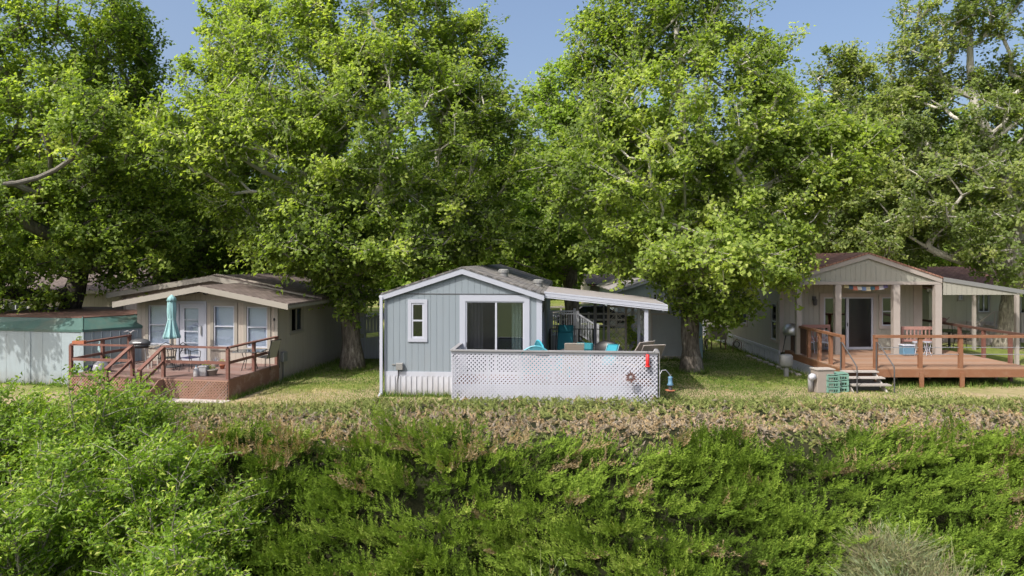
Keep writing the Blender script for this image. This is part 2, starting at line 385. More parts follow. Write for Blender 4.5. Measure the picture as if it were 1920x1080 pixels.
M['leaf_grey'] = foliage('leaf_grey', [(0.0, (0.108, 0.152, 0.044)), (0.4, (0.178, 0.236, 0.066)), (0.75, (0.259, 0.315, 0.088)), (1.0, (0.389, 0.420, 0.165))], 0.5)
M['leaf_shade_lift'] = foliage('leaf_shade_lift', [(0.0, (0.13, 0.20, 0.04)), (0.4, (0.22, 0.32, 0.06)), (0.75, (0.32, 0.43, 0.09)), (1.0, (0.42, 0.5, 0.15))], 0.5)  # leaf green brightened to offset the shade of the nearer trees
M['leaf_shrub'] = foliage('leaf_shrub', [(0.0, (0.094, 0.166, 0.021)), (0.4, (0.176, 0.294, 0.032)), (0.75, (0.269, 0.396, 0.048)), (1.0, (0.516, 0.571, 0.136))], 0.45, 0.5, 1.3, 0.3)
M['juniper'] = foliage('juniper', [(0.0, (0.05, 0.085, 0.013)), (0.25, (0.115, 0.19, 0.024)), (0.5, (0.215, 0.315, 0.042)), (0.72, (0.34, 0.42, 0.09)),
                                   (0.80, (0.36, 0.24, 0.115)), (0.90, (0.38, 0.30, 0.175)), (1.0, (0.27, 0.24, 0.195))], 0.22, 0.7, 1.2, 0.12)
M['juniper_dry'] = foliage('juniper_dry', [(0.0, (0.09, 0.11, 0.035)), (0.4, (0.16, 0.20, 0.06)), (0.72, (0.27, 0.29, 0.10)),
                                   (0.80, (0.36, 0.25, 0.13)), (0.90, (0.38, 0.30, 0.19)), (1.0, (0.26, 0.23, 0.20))], 0.15, 0.8, 1.1, 0.1)
M['sage'] = foliage('sage', [(0.0, (0.078, 0.074, 0.056)), (0.3, (0.250, 0.221, 0.136)), (0.6, (0.234, 0.254, 0.112)), (0.8, (0.172, 0.230, 0.112)), (1.0, (0.265, 0.312, 0.192))], 0.2, 0.8, 1.0, 0.1)
M['grass'] = foliage('grass', [(0.0, (0.065, 0.130, 0.019)), (0.4, (0.143, 0.221, 0.039)), (0.7, (0.338, 0.312, 0.130)), (1.0, (0.546, 0.442, 0.260))], 0.25, 0.7, 1.1, 0.15)

# ------------------------------------------------------------------ noise on the plane
_lat = rng.random((256, 256))
def vnoise(x, y, s):
    x = np.asarray(x, float)/s+500; y = np.asarray(y, float)/s+500
    i, j = np.floor(x).astype(int), np.floor(y).astype(int); fx, fy = x-i, y-j
    fx = fx*fx*(3-2*fx); fy = fy*fy*(3-2*fy); i &= 255; j &= 255; i2, j2 = (i+1) & 255, (j+1) & 255
    return (_lat[i, j]*(1-fx)+_lat[i2, j]*fx)*(1-fy)+(_lat[i, j2]*(1-fx)+_lat[i2, j2]*fx)*fy
def fbm(x, y, s, o=3):
    t, a, n = 0, 1.0, 0
    for k in range(o): t = t+a*vnoise(x+k*37.1, y-k*19.7, s/2**k); n += a; a *= 0.5
    return t/n
EDGE = 15.9
def soil_z(x, y):
    x = np.asarray(x, float); y = np.asarray(y, float)
    e = EDGE+0.5*(fbm(x, y*0+3, 5.0, 2)-0.5)*2
    d = np.maximum(e-y, 0)
    z = -np.where(d < 1.0, 0.38*d*d, 0.38+0.80*(d-1.0))
    z = np.maximum(z, -6.0)
    # hummocks of the juniper bank
    k = np.clip((19.8-y)/1.5, 0, 1)*np.clip((y-7)/2, 0, 1)
    berm = 0.20*np.clip((y-14.8)/1.3, 0, 1)*np.clip((20.5-y)/0.6, 0, 1)*np.clip((x+6.5)/2.5, 0.1, 1)
    return z+berm+k*(0.10+(0.75*(fbm(x, y, 1.9, 2)-0.5)+0.45*(fbm(x+40, y, 0.75, 2)-0.5))*np.clip((e+0.8-y)/1.2, 0.12, 1))
# ================================================================== GROUND
def ground():
    xs = np.unique(np.concatenate([np.linspace(-400, -30, 12), np.linspace(-30, -17, 14), np.arange(-17, 19, 0.22), np.linspace(19, 32, 14), np.linspace(32, 400, 12)]))
    ys = np.unique(np.concatenate([np.linspace(-300, 6, 16), np.arange(6, 21.5, 0.22), np.linspace(21.5, 60, 30), np.linspace(60, 700, 14)]))
    X, Y = np.meshgrid(xs, ys, indexing='ij'); Z = soil_z(X, Y)
    nx, ny = X.shape; V = np.stack([X, Y, Z], -1).reshape(-1, 3)
    i, j = np.meshgrid(np.arange(nx-1), np.arange(ny-1), indexing='ij'); a = (i*ny+j).ravel()
    F = np.stack([a, a+ny, a+ny+1, a+1], -1)
    m, n, out = newmat('ground'); co = coords(n)
    x = N(n, 'ShaderNodeSeparateXYZ'); n.links.new(co, x.inputs[0])
    n1 = noise(n, co, 0.35, 5, 0.6); n2 = noise(n, co, 3.5, 6, 0.75); n3 = noise(n, co, 30, 4, 0.7)
    lawn = ramp(n, n2, [(0.3, (0.09, 0.13, 0.022)), (0.55, (0.17, 0.21, 0.045)), (0.75, (0.29, 0.28, 0.11))])
    dry = ramp(n, n2, [(0.3, (0.27, 0.21, 0.12)), (0.6, (0.38, 0.31, 0.19)), (0.8, (0.46, 0.39, 0.27))])
    # the mown strip in front of the two left houses is dried out
    fx = math_(n, 'MULTIPLY', ramp(n, math_(n, 'ADD', math_(n, 'MULTIPLY', x.outputs[1], -0.12), 3.25), [(0.3, (0, 0, 0)), (0.7, (1, 1, 1))]), 0.75)
    fd = ramp(n, math_(n, 'ADD', n1, math_(n, 'MULTIPLY', fx, 0.42)), [(0.5, (0, 0, 0)), (0.72, (1, 1, 1))])
    lawn = mixc(n, fd, lawn, dry); lawn = mixc(n, math_(n, 'MULTIPLY', n3, 0.35), lawn, (0.07, 0.07, 0.03))
    soil = ramp(n, n2, [(0.3, (0.012, 0.016, 0.006)), (0.6, (0.022, 0.024, 0.010)), (0.8, (0.06, 0.048, 0.028))])
    fs = ramp(n, math_(n, 'ADD', math_(n, 'MULTIPLY', x.outputs[1], 0.5), math_(n, 'MULTIPLY', n2, 0.5)), [(0, (0, 0, 0)), (1, (1, 1, 1))])
    f = math_(n, 'SUBTRACT', math_(n, 'ADD', x.outputs[1], math_(n, 'MULTIPLY', n2, 1.2)), 20.1)
    f = math_(n, 'MINIMUM', math_(n, 'MAXIMUM', f, 0.0), 1.0)
    c = mixc(n, f, soil, lawn)
    far = math_(n, 'MINIMUM', math_(n, 'MAXIMUM', math_(n, 'SUBTRACT', -2.0, x.outputs[1]), 0.0), 1.0)
    c = mixc(n, far, c, (0.11, 0.13, 0.05))
    principled(n, out, c, 0.95, n3, 0.7, 0.03, spec=0.15)
    me = bpy.data.meshes.new('ground'); me.from_pydata(V.tolist(), [], F.tolist()); me.materials.append(m)
    me.polygons.foreach_set('use_smooth', [True]*len(me.polygons)); me.update()
    o = bpy.data.objects.new('ground', me); COL.objects.link(o); o['kind'] = 'structure'
ground()
def strip(name, pts, z, mat):
    o = MB().add([(x, y, z) for x, y in pts], [tuple(range(len(pts)))]).build(name, mat); o['kind'] = 'structure'; return o
M['asphalt'] = paint('asphalt', (0.055, 0.055, 0.058), 0.9, 0.2, 0.2, 0.0, 5)
strip('road', [(-300, 50), (300, 50), (300, 56), (-300, 56)], 0.006, M['asphalt'])
M['gravel'] = paint('gravel', (0.42, 0.38, 0.36), 0.95, 0.35, 0.2, 0.0, 25)

# ================================================================== shared builders
def window_unit(parent, u0, u1, z0, z1, v, trim=0.10, frame=0.045, style='hung', tm='white_trim', fm='white_metal', gm='glass', blind=None, side=False, label=None, tproud=0.035, name='window'):
    """opening u0..u1, z0..z1 in the wall whose outer face is at v; trim sits outside, sash inside"""
    f = (lambda mb: mb.yz()) if side else (lambda mb: mb)
    sg = 1 if not side else side     # side=+1: the wall faces +x ; built with y outward = -v
    def Y(d): return v-d if not side else v+side*d
    t = MB()
    t.box(u0-trim, Y(tproud), z1, u1+trim, Y(0.0), z1+trim); t.box(u0-trim, Y(tproud+0.012), z0-trim, u1+trim, Y(0.0), z0)
    t.box(u0-trim, Y(tproud), z0, u0, Y(0.0), z1); t.box(u1, Y(tproud), z0, u1+trim, Y(0.0), z1)
    root = f(t).build(name, M[tm], parent)
    if label: root['label'] = label
    s = MB(); a, b = Y(0.008), Y(-0.06)
    s.box(u0, a, z0, u1, b, z0+frame); s.box(u0, a, z1-frame, u1, b, z1); s.box(u0, a, z0+frame, u0+frame, b, z1-frame); s.box(u1-frame, a, z0+frame, u1, b, z1-frame)
    if style == 'hung': zm = (z0+z1)/2; s.box(u0+frame, a, zm-frame*0.45, u1-frame, b, zm+frame*0.45)
    if style == 'slide': um = (u0+u1)/2; s.box(um-frame*0.5, a, z0+frame, um+frame*0.5, b, z1-frame)
    f(s).build('frame', M[fm], root)
    f(MB().box(u0+frame, Y(-0.03), z0+frame, u1-frame, Y(-0.036), z1-frame)).build('pane', M[gm], root)
    if blind:
        bl = MB(); z = z0+frame
        bl.box(u0+frame, Y(-0.075), z0+frame, u1-frame, Y(-0.08), z1-frame)
        f(bl).build('blind', M[blind], root)
    return root

def railing(mb, p, q, top, mid, post_w=0.09, posts=(), rail_w=0.14, rail_h=0.05, z0=0.0, mid_h=0.09, mid_w=0.04):
    """rail from p to q (x,y); posts at the given fractions"""
    P, Q = Vector((*p, 0)), Vector((*q, 0))
    mb.bar(P+Vector((0, 0, top)), Q+Vector((0, 0, top)), rail_w, rail_h)
    if mid: mb.bar(P+Vector((0, 0, mid)), Q+Vector((0, 0, mid)), mid_w, mid_h)
    for t in posts:
        c = P.lerp(Q, t); mb.cbox(c.x, c.y, z0, post_w, post_w, top-rail_h/2-z0)

def gable_roof(mb, u0, u1, ur, z0, z1, zr, v0, v1, t=0.10):
    """u0/z0 left eave, u1/z1 right eave, ur/zr ridge (top surfaces)"""
    mb.add([(u0, v0, z0), (ur, v0, zr), (ur, v1, zr), (u0, v1, z0), (u0, v0, z0-t), (ur, v0, zr-t), (ur, v1, zr-t), (u0, v1, z0-t),
            (u1, v0, z1), (u1, v1, z1), (u1, v0, z1-t), (u1, v1, z1-t)],
           [(0,1,2,3)[::1], (1,8,9,2), (4,7,6,5), (5,6,11,10), (0,4,5,1), (1,5,10,8), (3,2,6,7), (2,9,11,6), (0,3,7,4), (8,10,11,9)])
def fascia(mb, u0, z0, ur, zr, u1, z1, v, h, t=0.03):
    """sloping boards under the roof edge at the gable (z = top edge)"""
    mb.prism([(u0, z0), (ur, zr), (ur, zr-h), (u0, z0-h)], v-t, v); mb.prism([(ur, zr), (u1, z1), (u1, z1-h), (ur, zr-h)], v-t, v)

# ================================================================== LEFT LOT : tan house
L = Frame(-8.42, 24.49, 9.0)
DZ = 0.66
LV = L.gr(428, 751, 0)[1]              # front edge of the deck
def left_house():
    t = thing('tan_house', 'low tan house with shingle roof and enclosed front porch behind the brown deck', 'house', L.w(0, 0), -L.a)
    on = L.on
    ul = on(257, 600, 0)[0]
    ze = on(520, 573, 0)[1]+0.02       # eave height on the wall
    # roof geometry: right slope shared
    FV = -0.75; MV = 1.9; BV = 9.0
    ue, zE = on(541, 569, FV); upk, zpk = on(374, 535, FV); ull, zll = on(211, 570, FV)
    zll = zE
    p = (zpk-zE)/(ue-upk)
    um, zm = on(397, 508, MV); 
    uml, zml = on(199, 549, MV)
    # openings on the front wall
    def rect(x0, x1, y0, y1): return (on(x0, 600, 0)[0], on(x1, 600, 0)[0], on(300, y1, 0)[1], on(300, y0, 0)[1])
    W1 = rect(279, 306, 572, 646); W2 = rect(401, 440, 572, 648); W3 = rect(463, 502, 573, 648)
    Wl = rect(279, 319, 572, 646)
    D = rect(336, 383, 569, 676); D = (D[0], D[1], DZ+0.02, D[3])
    wm = MB(); wm.wall(ul, 0, 0.0, ze, 0.0, 0.12, [Wl, W2, W3, D])
    # right side wall: runs along v ; window opening at px 543..568
    def side(px): 
        # v where the line u=0 meets this column
        rx = (px-960)/FPX; A = Vector((L.x, L.y)); d = Vector(L.d)
        return (rx*A.y-A.x)/(d.x-rx*d.y)
    v0, v1 = side(543.5), side(568)
    zt = L.on(0, 0, 0)
    def zs(px, py): 
        v = side(px); P = L.w(0, v); return CAMH-(py-HOR)/FPX*P[1]
    sw = (v0+0.08, v1-0.08, zs(555, 621), zs(555, 577))
    sm = MB().wall(0.12, BV-0.3, 0.0, ze+0.02, -0.12, 0.0, [sw]).yz()
    wm.add(sm.v, sm.f)
    # gable infill above the front wall and over the main part
    wm.prism([(ul, ze), (0, ze), (0, ze+0.06), (upk, ze+0.06+(0-upk)*p*0.93), (ul, ze+0.06)], 0.0, 0.11)
    wm.box(uml+0.5, MV+0.35, 0, uml+0.62, BV-0.3, zE); wm.box(uml+0.5, MV+0.35, 0, ul+0.2, MV+0.47, zE-0.1)
    wm.prism([(uml+0.4, zml-0.1), (um, zm-0.12), (um+2.8, zm-0.12-2.8*p), (um+2.8, zE-0.1), (uml+0.4, zE-0.1)], MV+0.35, MV+0.45)
    wm.box(uml+0.5, BV-0.42, 0, 0, BV-0.3, zE)
    wm.build('wall', M['tan_siding'], t)
    MB().box(ul+0.1, 3.4, 0.1, -0.15, 3.5, ze).box(ul+0.1, 0.13, DZ, -0.15, 3.4, DZ+0.03).build('interior', M['interior'], t)
    rb = MB(); gable_roof(rb, ull, ue, upk, zll, zE, zpk, FV, MV+0.5, 0.07)
    r1 = rb.build('porch_roof', M['shingle_tan'], t)
    fb = MB(); fascia(fb, ull+0.01, zll-0.02, upk, zpk-0.02, ue-0.01, zE-0.02, FV, 0.20)
    fb.box(ue-0.06, FV+0.01, zE-0.18, ue-0.03, BV, zE-0.075)
    fb.build('fascia', M['tan_trim'], r1)
    rb = MB(); up = 0.10; zR = zE+up
    gable_roof(rb, uml, ue+0.02, um, zml, zR-0.03, zR-0.03+(ue-um)*p, MV, BV, 0.08)
    zmm = zR-0.03+(ue-um)*p
    r2 = rb.build('roof', M['shingle_tan'], t)
    fb = MB(); fascia(fb, uml+0.01, zml-0.02, um, zmm-0.02, ue-0.3, zR-0.05+0.3*p, MV, 0.2)
    fb.build('fascia', M['tan_trim'], r2)
    # gable vent of the main roof and soffit board of the porch
    g = MB(); vx, vz = on(409, 529, MV+0.33); g.box(vx-0.14, MV+0.31, vz-0.08, vx+0.14, MV+0.345, vz+0.08)
    for k in range(4): g.box(vx-0.12, MV+0.295, vz-0.06+k*0.035, vx+0.12, MV+0.31, vz-0.045+k*0.035)
    g.build('gable_vent', M['tan_trim'], t)
    lx, lz = on(388, 550, -0.02)
    MB().lathe([(0.03, 0), (0.09, 0.02), (0.1, 0.08), (0.05, 0.12)], 12, (lx, -0.1, lz-0.05)).build('floodlight', M['black_metal'], t, True)
    # trim boards
    tb = MB(); tb.box(-0.10, -0.025, 0.3, 0.025, 0.0, ze-0.02); tb.box(0.0, 0.0, 0.3, 0.025, 0.09, ze-0.02)
    tb.box(ul+0.05, -0.02, W2[3]+0.10, -0.1, 0.0, W2[3]+0.2)
    tb.build('corner_trim', M['tan_trim'], t)
    for W in (Wl, W2, W3):
        window_unit(t, *W, 0.0, 0.12, 0.05, 'hung', 'tan_trim', 'white_metal', 'glass_clear', 'blind')
    # door
    d = MB(); d.box(D[0]-0.1, -0.03, D[2], D[0], 0.0, D[3]+0.1); d.box(D[1], -0.03, D[2], D[1]+0.1, 0.0, D[3]+0.1); d.box(D[0], -0.03, D[3], D[1], 0.0, D[3]+0.1)
    dr = d.build('door', M['white_trim'], t)
    l = MB(); du = D[1]-D[0]; hz = D[3]-D[2]; gx0, gx1 = D[0]+0.2*du, D[0]+0.76*du; gz0, gz1 = D[2]+0.12*hz, D[3]-0.08*hz
    l.wall(D[0], D[1], D[2], D[3], 0.01, 0.05, [(gx0, gx1, gz0, gz1)])
    for f_ in (0.25, 0.5, 0.75): z = gz1+(gz0-gz1)*f_*1.0; l.box(gx0, 0.0, z-0.015, gx1, 0.012, z+0.015)
    l.build('door_leaf', M['white_metal'], dr)
    MB().box(gx0, 0.03, gz0, gx1, 0.035, gz1).build('pane', M['glass_clear'], dr)
    MB().box(gx0, 0.07, gz0, gx1, 0.075, gz1).build('blind', M['blind'], dr)
    hx = D[0]+0.88*du; MB().box(hx-0.025, -0.04, D[2]+0.46*hz, hx+0.025, 0.009, D[2]+0.62*hz).build('handle', M['steel'], dr)
    # side window (dark, with sliding sash)
    window_unit(t, *sw, 0.0, 0.10, 0.04, 'slide', 'tan_trim', 'tan_trim', 'glass_dark', None, side=1)
    # meter box on the right wall with its pipe
    mv = side(529)
    mz = zs(529, 668)
    m_ = MB().box(0.001, mv-0.16, mz-0.19, 0.14, mv+0.16, mz+0.16); mo = m_.build('meter_box', M['galv'], t, bevel=0.015)
    MB().tube([(0.06, mv-0.05, 0.0), (0.06, mv-0.05, mz-0.18)], 0.022).build('conduit', M['dark_grey'], mo)
    # small wall lamp / hanging at the porch corner
    hx, hz = on(514, 602, -0.03); q = MB(); q.tube([(hx, -0.04, hz+0.1), (hx, -0.04, hz-0.35)], 0.006, 5); q.lathe([(0.005, 0), (0.035, 0.03), (0.03, 0.09), (0.005, 0.12)], 8, (hx, -0.04, hz))
    q.build('wind_chime', M['black_metal'], t)
    # lean-to box behind on the right
    return t
left_house()

def left_deck():
    t = thing('brown_deck', 'brown stained timber deck with rails and lattice skirt before the tan house', 'deck', L.w(0, LV), -L.a)
    # local: y=0 front edge, y=-LV at the house wall
    D_ = -LV
    ux = lambda px: L.on(px, 700, LV)[0]
    a0, a1 = ux(128), ux(428)+0.0
    s0, s1 = ux(247), ux(303)           # stair opening
    fl = MB(); y = 0.0
    while y < D_-0.02:
        fl.box(a0, y, DZ-0.035, a1, min(y+0.135, D_-0.005), DZ); y += 0.142
    fl.build('floor', M['brown_deck'], t)
    fr = MB(); fr.box(a0, 0.0, DZ-0.2, a1, 0.04, DZ-0.037); fr.box(a1-0.04, 0.041, DZ-0.2, a1, D_, DZ-0.037); fr.box(a0, 0.041, DZ-0.2, a0+0.04, D_, DZ-0.037)
    for k in range(9):
        x = a0+(a1-a0)*(k+0.5)/9; fr.box(x-0.02, 0.05, DZ-0.18, x+0.02, D_-0.02, DZ-0.04)
    for k in range(5): fr.cbox(a0+0.1+(a1-a0-0.2)*k/4, 0.1, 0, 0.1, 0.09, DZ-0.2)
    fr.build('frame', M['dark_wood'], t)
    lm = MB().lattice(s1, a1, 0.02, DZ-0.07, -0.03, 0.07, 0.036); lm.box(s1, -0.035, DZ-0.075, a1, 0.0, DZ-0.04)
    lm.lattice(a0, s0, 0.02, DZ-0.07, -0.03, 0.07, 0.036)
    lm.build('lattice_skirt', M['brown_lattice'], t)
    MB().box(a1+0.002, 0.0, 0.0, a1+0.02, D_, DZ-0.02).build('side_skirt', M['brown_panel'], t)
    # railings, one mesh a run, posts apart
    top, mid = DZ+0.98, DZ+0.50
    runs = [((s1+0.02, 0.06), (a1-0.05, 0.06)), ((a1-0.05, 0.09), (a1-0.05, D_-0.03)), ((a0+0.05, 0.06), (s0-0.02, 0.06)), ((a0+0.05, 0.09), (a0+0.05, D_-0.4))]
    for i, (p, q) in enumerate(runs):
        mb = MB(); railing(mb, p, q, top, mid); mb.build('railing', M['brown_wood'], t)
    pp = [(s1+0.02, 0.06), (a1-0.05, 0.06), (a1-0.05, D_*0.5), (a1-0.05, D_-0.06), (a0+0.05, 0.06), (s0-0.02, 0.06), (a0+0.05, D_*0.45), (a0+0.05, D_-0.45)]
    for x, y in pp:
        MB().cbox(x, y, DZ-0.02, 0.095, 0.095, 0.975).build('post', M['brown_wood'], t)
    # stair going down towards the viewer
    n = 3; st = MB(); run = 0.30
    for k in range(n):
        z = DZ-(k+1)*DZ/(n+1); st.box(s0+0.02, -run*(k+1), z-0.04, s1-0.02, -run*k+0.02, z); st.box(s0+0.03, -run*k-0.005, z-DZ/(n+1)+0.01, s1-0.03, -run*k+0.015, z-0.041)
    sr = st.build('stairs', M['brown_deck'], t)
    for x in (s0-0.04, s1+0.04):
        c = MB(); Lr = 1.08
        c.bar((x, 0.04, top), (x, -Lr, top-0.58), 0.13, 0.05); c.bar((x, 0.03, mid), (x, -Lr+0.02, mid-0.56), 0.04, 0.085)
        c.cbox(x, -Lr+0.03, 0.0, 0.09, 0.09, top-0.6)
        c.build('stair_rail', M['brown_wood'], sr)
    x = s1+0.06; ck = MB()
    ck.prism([(-0.0, 0.02), (-0.95, 0.02), (-0.98, 0.1), (-0.25, DZ-0.04), (0.0, DZ-0.04)], 0, 0.025); ck.yz().move(x)
    ck.build('stair_side_panel', M['brown_lattice'], sr)
    return t, a0, a1, s0, s1
LDK, la0, la1, ls0, ls1 = left_deck()
strip('gravel_strip', [L.w(ls1-0.1, LV-0.62)[:2], L.w(la1+0.1, LV-0.45)[:2], L.w(la1+0.1, LV-0.0)[:2], L.w(ls1+0.1, LV-0.0)[:2]], 0.014, M['gravel'])

def LP(px, py, z=DZ): u, v = L.gr(px, py, z); return L.w(u, v, z)
def LO(px, v, z=DZ): u = L.on(px, 650, v)[0]; return L.w(u, v, z)

# closed parasol through a round table
def parasol():
    p = LO(322, -1.25); t = thing('patio_parasol', 'closed teal striped parasol standing on the brown deck in front of the white door', 'parasol', p, 0.2)
    Y = p[1]; zt = CAMH-(553-HOR)/FPX*Y-DZ; zb = CAMH-(634-HOR)/FPX*Y-DZ
    MB().tube([(0, 0, 0.04), (0, 0, zt+0.02)], 0.02).build('pole', M['steel'], t, True)
    MB().lathe([(0.25, 0), (0.25, 0.04), (0.06, 0.07), (0.035, 0.2)], 20).build('base', M['dark_grey'], t)
    Hh = zt-zb
    prof = [(0.235, 0), (0.24, 0.05), (0.20, 0.14), (0.155, 0.3), (0.125, 0.42), (0.13, 0.5), (0.145, 0.65), (0.13, 0.82), (0.115, 0.86)]
    prof = [(r, zb+z*Hh) for r, z in prof]
    def wob(i, a): return 1+0.20*math.cos(8*a+0.4*i)*(1 if i < 4 else 0.55)
    cn = MB().lathe(prof, 48, wob=wob).build('canopy', M['teal_cloth'], t, True)
    st = MB()
    for k in range(8):
        a = 2*math.pi*k/8
        st.tube([((r*(1+0.20*(1 if i < 4 else .55)*math.cos(8*a+.4*i))+0.004)*math.cos(a), (r*(1+0.20*(1 if i < 4 else .55)*math.cos(8*a+.4*i))+0.004)*math.sin(a), z) for i, (r, z) in enumerate(prof)], 0.012, 5)
    st.build('stripe', M['teal_pale'], cn)
    MB().lathe([(0.16, zb+Hh*0.86), (0.115, zb+Hh*0.94), (0.03, zt)], 24, wob=lambda i, a: 1+0.12*math.cos(8*a)).build('vent_cap', M['teal_cloth'], cn, True)
    MB().lathe([(0.128, zb+Hh*0.42), (0.136, zb+Hh*0.44), (0.13, zb+Hh*0.46)], 24).build('strap', M['teal_pale'], cn)
parasol()

def patio_table(name, label, loc, r=0.5, h=0.72, glass=False, group=None, square=None):
    t = thing(name, label, 'table', loc, 0.1, group)
    tp = MB()
    if square: tp.cbox(0, 0, h-0.025, square[0], square[1], 0.02)
    else: tp.lathe([(r, h-0.03), (r+0.01, h-0.015), (r, h)], 28)
    tp.build('table_top', M['glass'] if glass else M['dark_grey'], t)
    rim = MB(); 
    if not square: rim.tube([((r+0.012)*math.cos(a*math.pi/12), (r+0.012)*math.sin(a*math.pi/12), h-0.02) for a in range(25)], 0.014, 6)
    else: 
        x, y = square[0]/2, square[1]/2; rim.tube([(-x, -y, h-.02), (x, -y, h-.02), (x, y, h-.02), (-x, y, h-.02), (-x, -y, h-.02)], 0.015, 6)
    rim.build('rim', M['dark_grey'], t)
    for k in range(4):
        a = math.pi/4+k*math.pi/2; rr = r if not square else min(square)/2
        MB().tube([(rr*0.75*math.cos(a), rr*0.75*math.sin(a), h-0.03), (rr*0.5*math.cos(a), rr*0.5*math.sin(a), h*0.5), (rr*0.8*math.cos(a), rr*0.8*math.sin(a), 0.0)], 0.013, 6).build('leg', M['black_metal'], t)
    return t
patio_table('patio_table', 'dark round patio table around the closed parasol', LO(322, -1.25), 0.52)
# glass table by the corner
patio_table('glass_table', 'pale glass topped patio table beside the corner rail of the brown deck', LO(468, -1.35), glass=True, square=(0.95, 0.75), h=0.66)

def iron_chair(label, loc, rz, cushion=None, scroll=True):
    t = thing('iron_chair', label, 'chair', loc, rz, None)
    s = MB(); s.box(-0.22, -0.22, 0.42, 0.22, 0.22, 0.445); s.build('seat', M['black_metal'] if not cushion else M[cushion], t, bevel=0.01)
    b = MB(); b.tube([(-0.22, 0.22, 0.43), (-0.23, 0.26, 0.7), (-0.15, 0.28, 0.9), (0, 0.29, 0.97), (0.15, 0.28, 0.9), (0.23, 0.26, 0.7), (0.22, 0.22, 0.43)], 0.014, 6)
    for r_ in (0.05, 0.1): b.tube([(r_*math.cos(k*math.pi/8), 0.27, 0.72+r_*math.sin(k*math.pi/8)) for k in range(17)], 0.008, 5)
    for k in range(6):
        a = k*math.pi/3; b.tube([(0.1*math.cos(a), 0.27, 0.72+0.1*math.sin(a)), (0.19*math.cos(a), 0.27, 0.72+0.17*math.sin(a))], 0.007, 5)
    b.build('backrest', M['black_metal'], t)
    for sx in (-1, 1):
        a = MB(); a.tube([(sx*0.22, 0.24, 0.66), (sx*0.26, 0.0, 0.68), (sx*0.25, -0.2, 0.64), (sx*0.23, -0.2, 0.44)], 0.012, 6); a.build('armrest', M['black_metal'], t)
        for sy in (-1, 1): MB().tube([(sx*0.21, sy*0.2, 0.43), (sx*0.2, sy*0.22, 0.2), (sx*0.24, sy*0.25, 0.0)], 0.012, 6).build('leg', M['black_metal'], t)
    return t
iron_chair('black iron chair with round scrollwork back beside the deck table', LO(357, -1.75), 2.7, 'navy_cloth')
iron_chair('black iron chair half hidden behind the stair rail post of the brown deck', LO(313, -1.9), 3.5)

def sling_chair(label, loc, rz, recl=0.35, mat='sling', group=None, frame='tan_trim', longer=0.0):
    t = thing('sling_chair', label, 'chair', loc, rz, group)
    s = MB(); b0 = Vector((0, 0.22, 0.38)); b1 = Vector((0, 0.22+0.62*math.sin(recl), 0.38+0.62*math.cos(recl)))
    s.slabquad((-0.23, -0.24-longer, 0.43), (0.23, -0.24-longer, 0.43), (0.23, b0.y, b0.z), (-0.23, b0.y, b0.z), 0.012); s.build('seat', M[mat], t)
    s = MB(); s.slabquad((-0.23, b0.y, b0.z), (0.23, b0.y, b0.z), (0.23, b1.y, b1.z), (-0.23, b1.y, b1.z), 0.012); s.build('backrest', M[mat], t)
    f = MB()
    for sx in (-0.245, 0.245): f.tube([(sx, -0.26-longer, 0.42), (sx, b0.y, b0.z), (sx, b1.y, b1.z+0.02)], 0.015, 6); f.tube([(sx, -0.26-longer, 0.0), (sx, -0.24, 0.6), (sx, 0.3, 0.6)], 0.015, 6); f.tube([(sx, 0.3, 0.6), (sx, 0.34, 0.0)], 0.015, 6)
    f.tube([(-0.245, b1.y, b1.z+0.02), (0.245, b1.y, b1.z+0.02)], 0.015, 6); f.tube([(-0.245, -0.25-longer, 0.42), (0.245, -0.25-longer, 0.42)], 0.015, 6)
    f.build('frame', M[frame], t); return t
sling_chair('pale sling chair with a dark tube frame beside the glass table by the corner post', LO(500, -0.95), -1.9, 0.3, 'tan_trim', None, 'black_metal')

def grill():
    p = LO(262, -1.35); t = thing('barbecue_grill', 'dark gas grill with silver lid at the head of the deck stairs', 'grill', p, 0.2)
    MB().lathe([(0.24, 0), (0.30, 0.06), (0.30, 0.12)], 20, (0, 0, 0.66), 1.15, 0.75).build('firebox', M['black_metal'], t, True)
    MB().lathe([(0.305, 0), (0.30, 0.07), (0.24, 0.15), (0.12, 0.19), (0.02, 0.2)], 20, (0, 0, 0.785), 1.15, 0.75).build('lid', M['dark_grey'], t, True)
    MB().tube([(-0.15, -0.25, 0.86), (-0.13, -0.29, 0.87), (0.13, -0.29, 0.87), (0.15, -0.25, 0.86)], 0.012, 6).build('handle', M['steel'], t)
    for sx in (-1, 1): MB().box(sx*0.34, -0.16, 0.74, sx*0.56, 0.16, 0.765).build('side_shelf', M['steel'], t)
    for sx in (-1, 1):
        for sy in (-1, 1): MB().tube([(sx*0.2, sy*0.12, 0.68), (sx*0.27, sy*0.2, 0.0)], 0.014, 6).build('leg', M['steel'], t)
    MB().tube([(-0.26, -0.19, 0.12), (0.26, -0.19, 0.12), (0.26, 0.19, 0.12), (-0.26, 0.19, 0.12), (-0.26, -0.19, 0.12)], 0.01, 6).build('lower_rack', M['black_metal'], t)
grill()

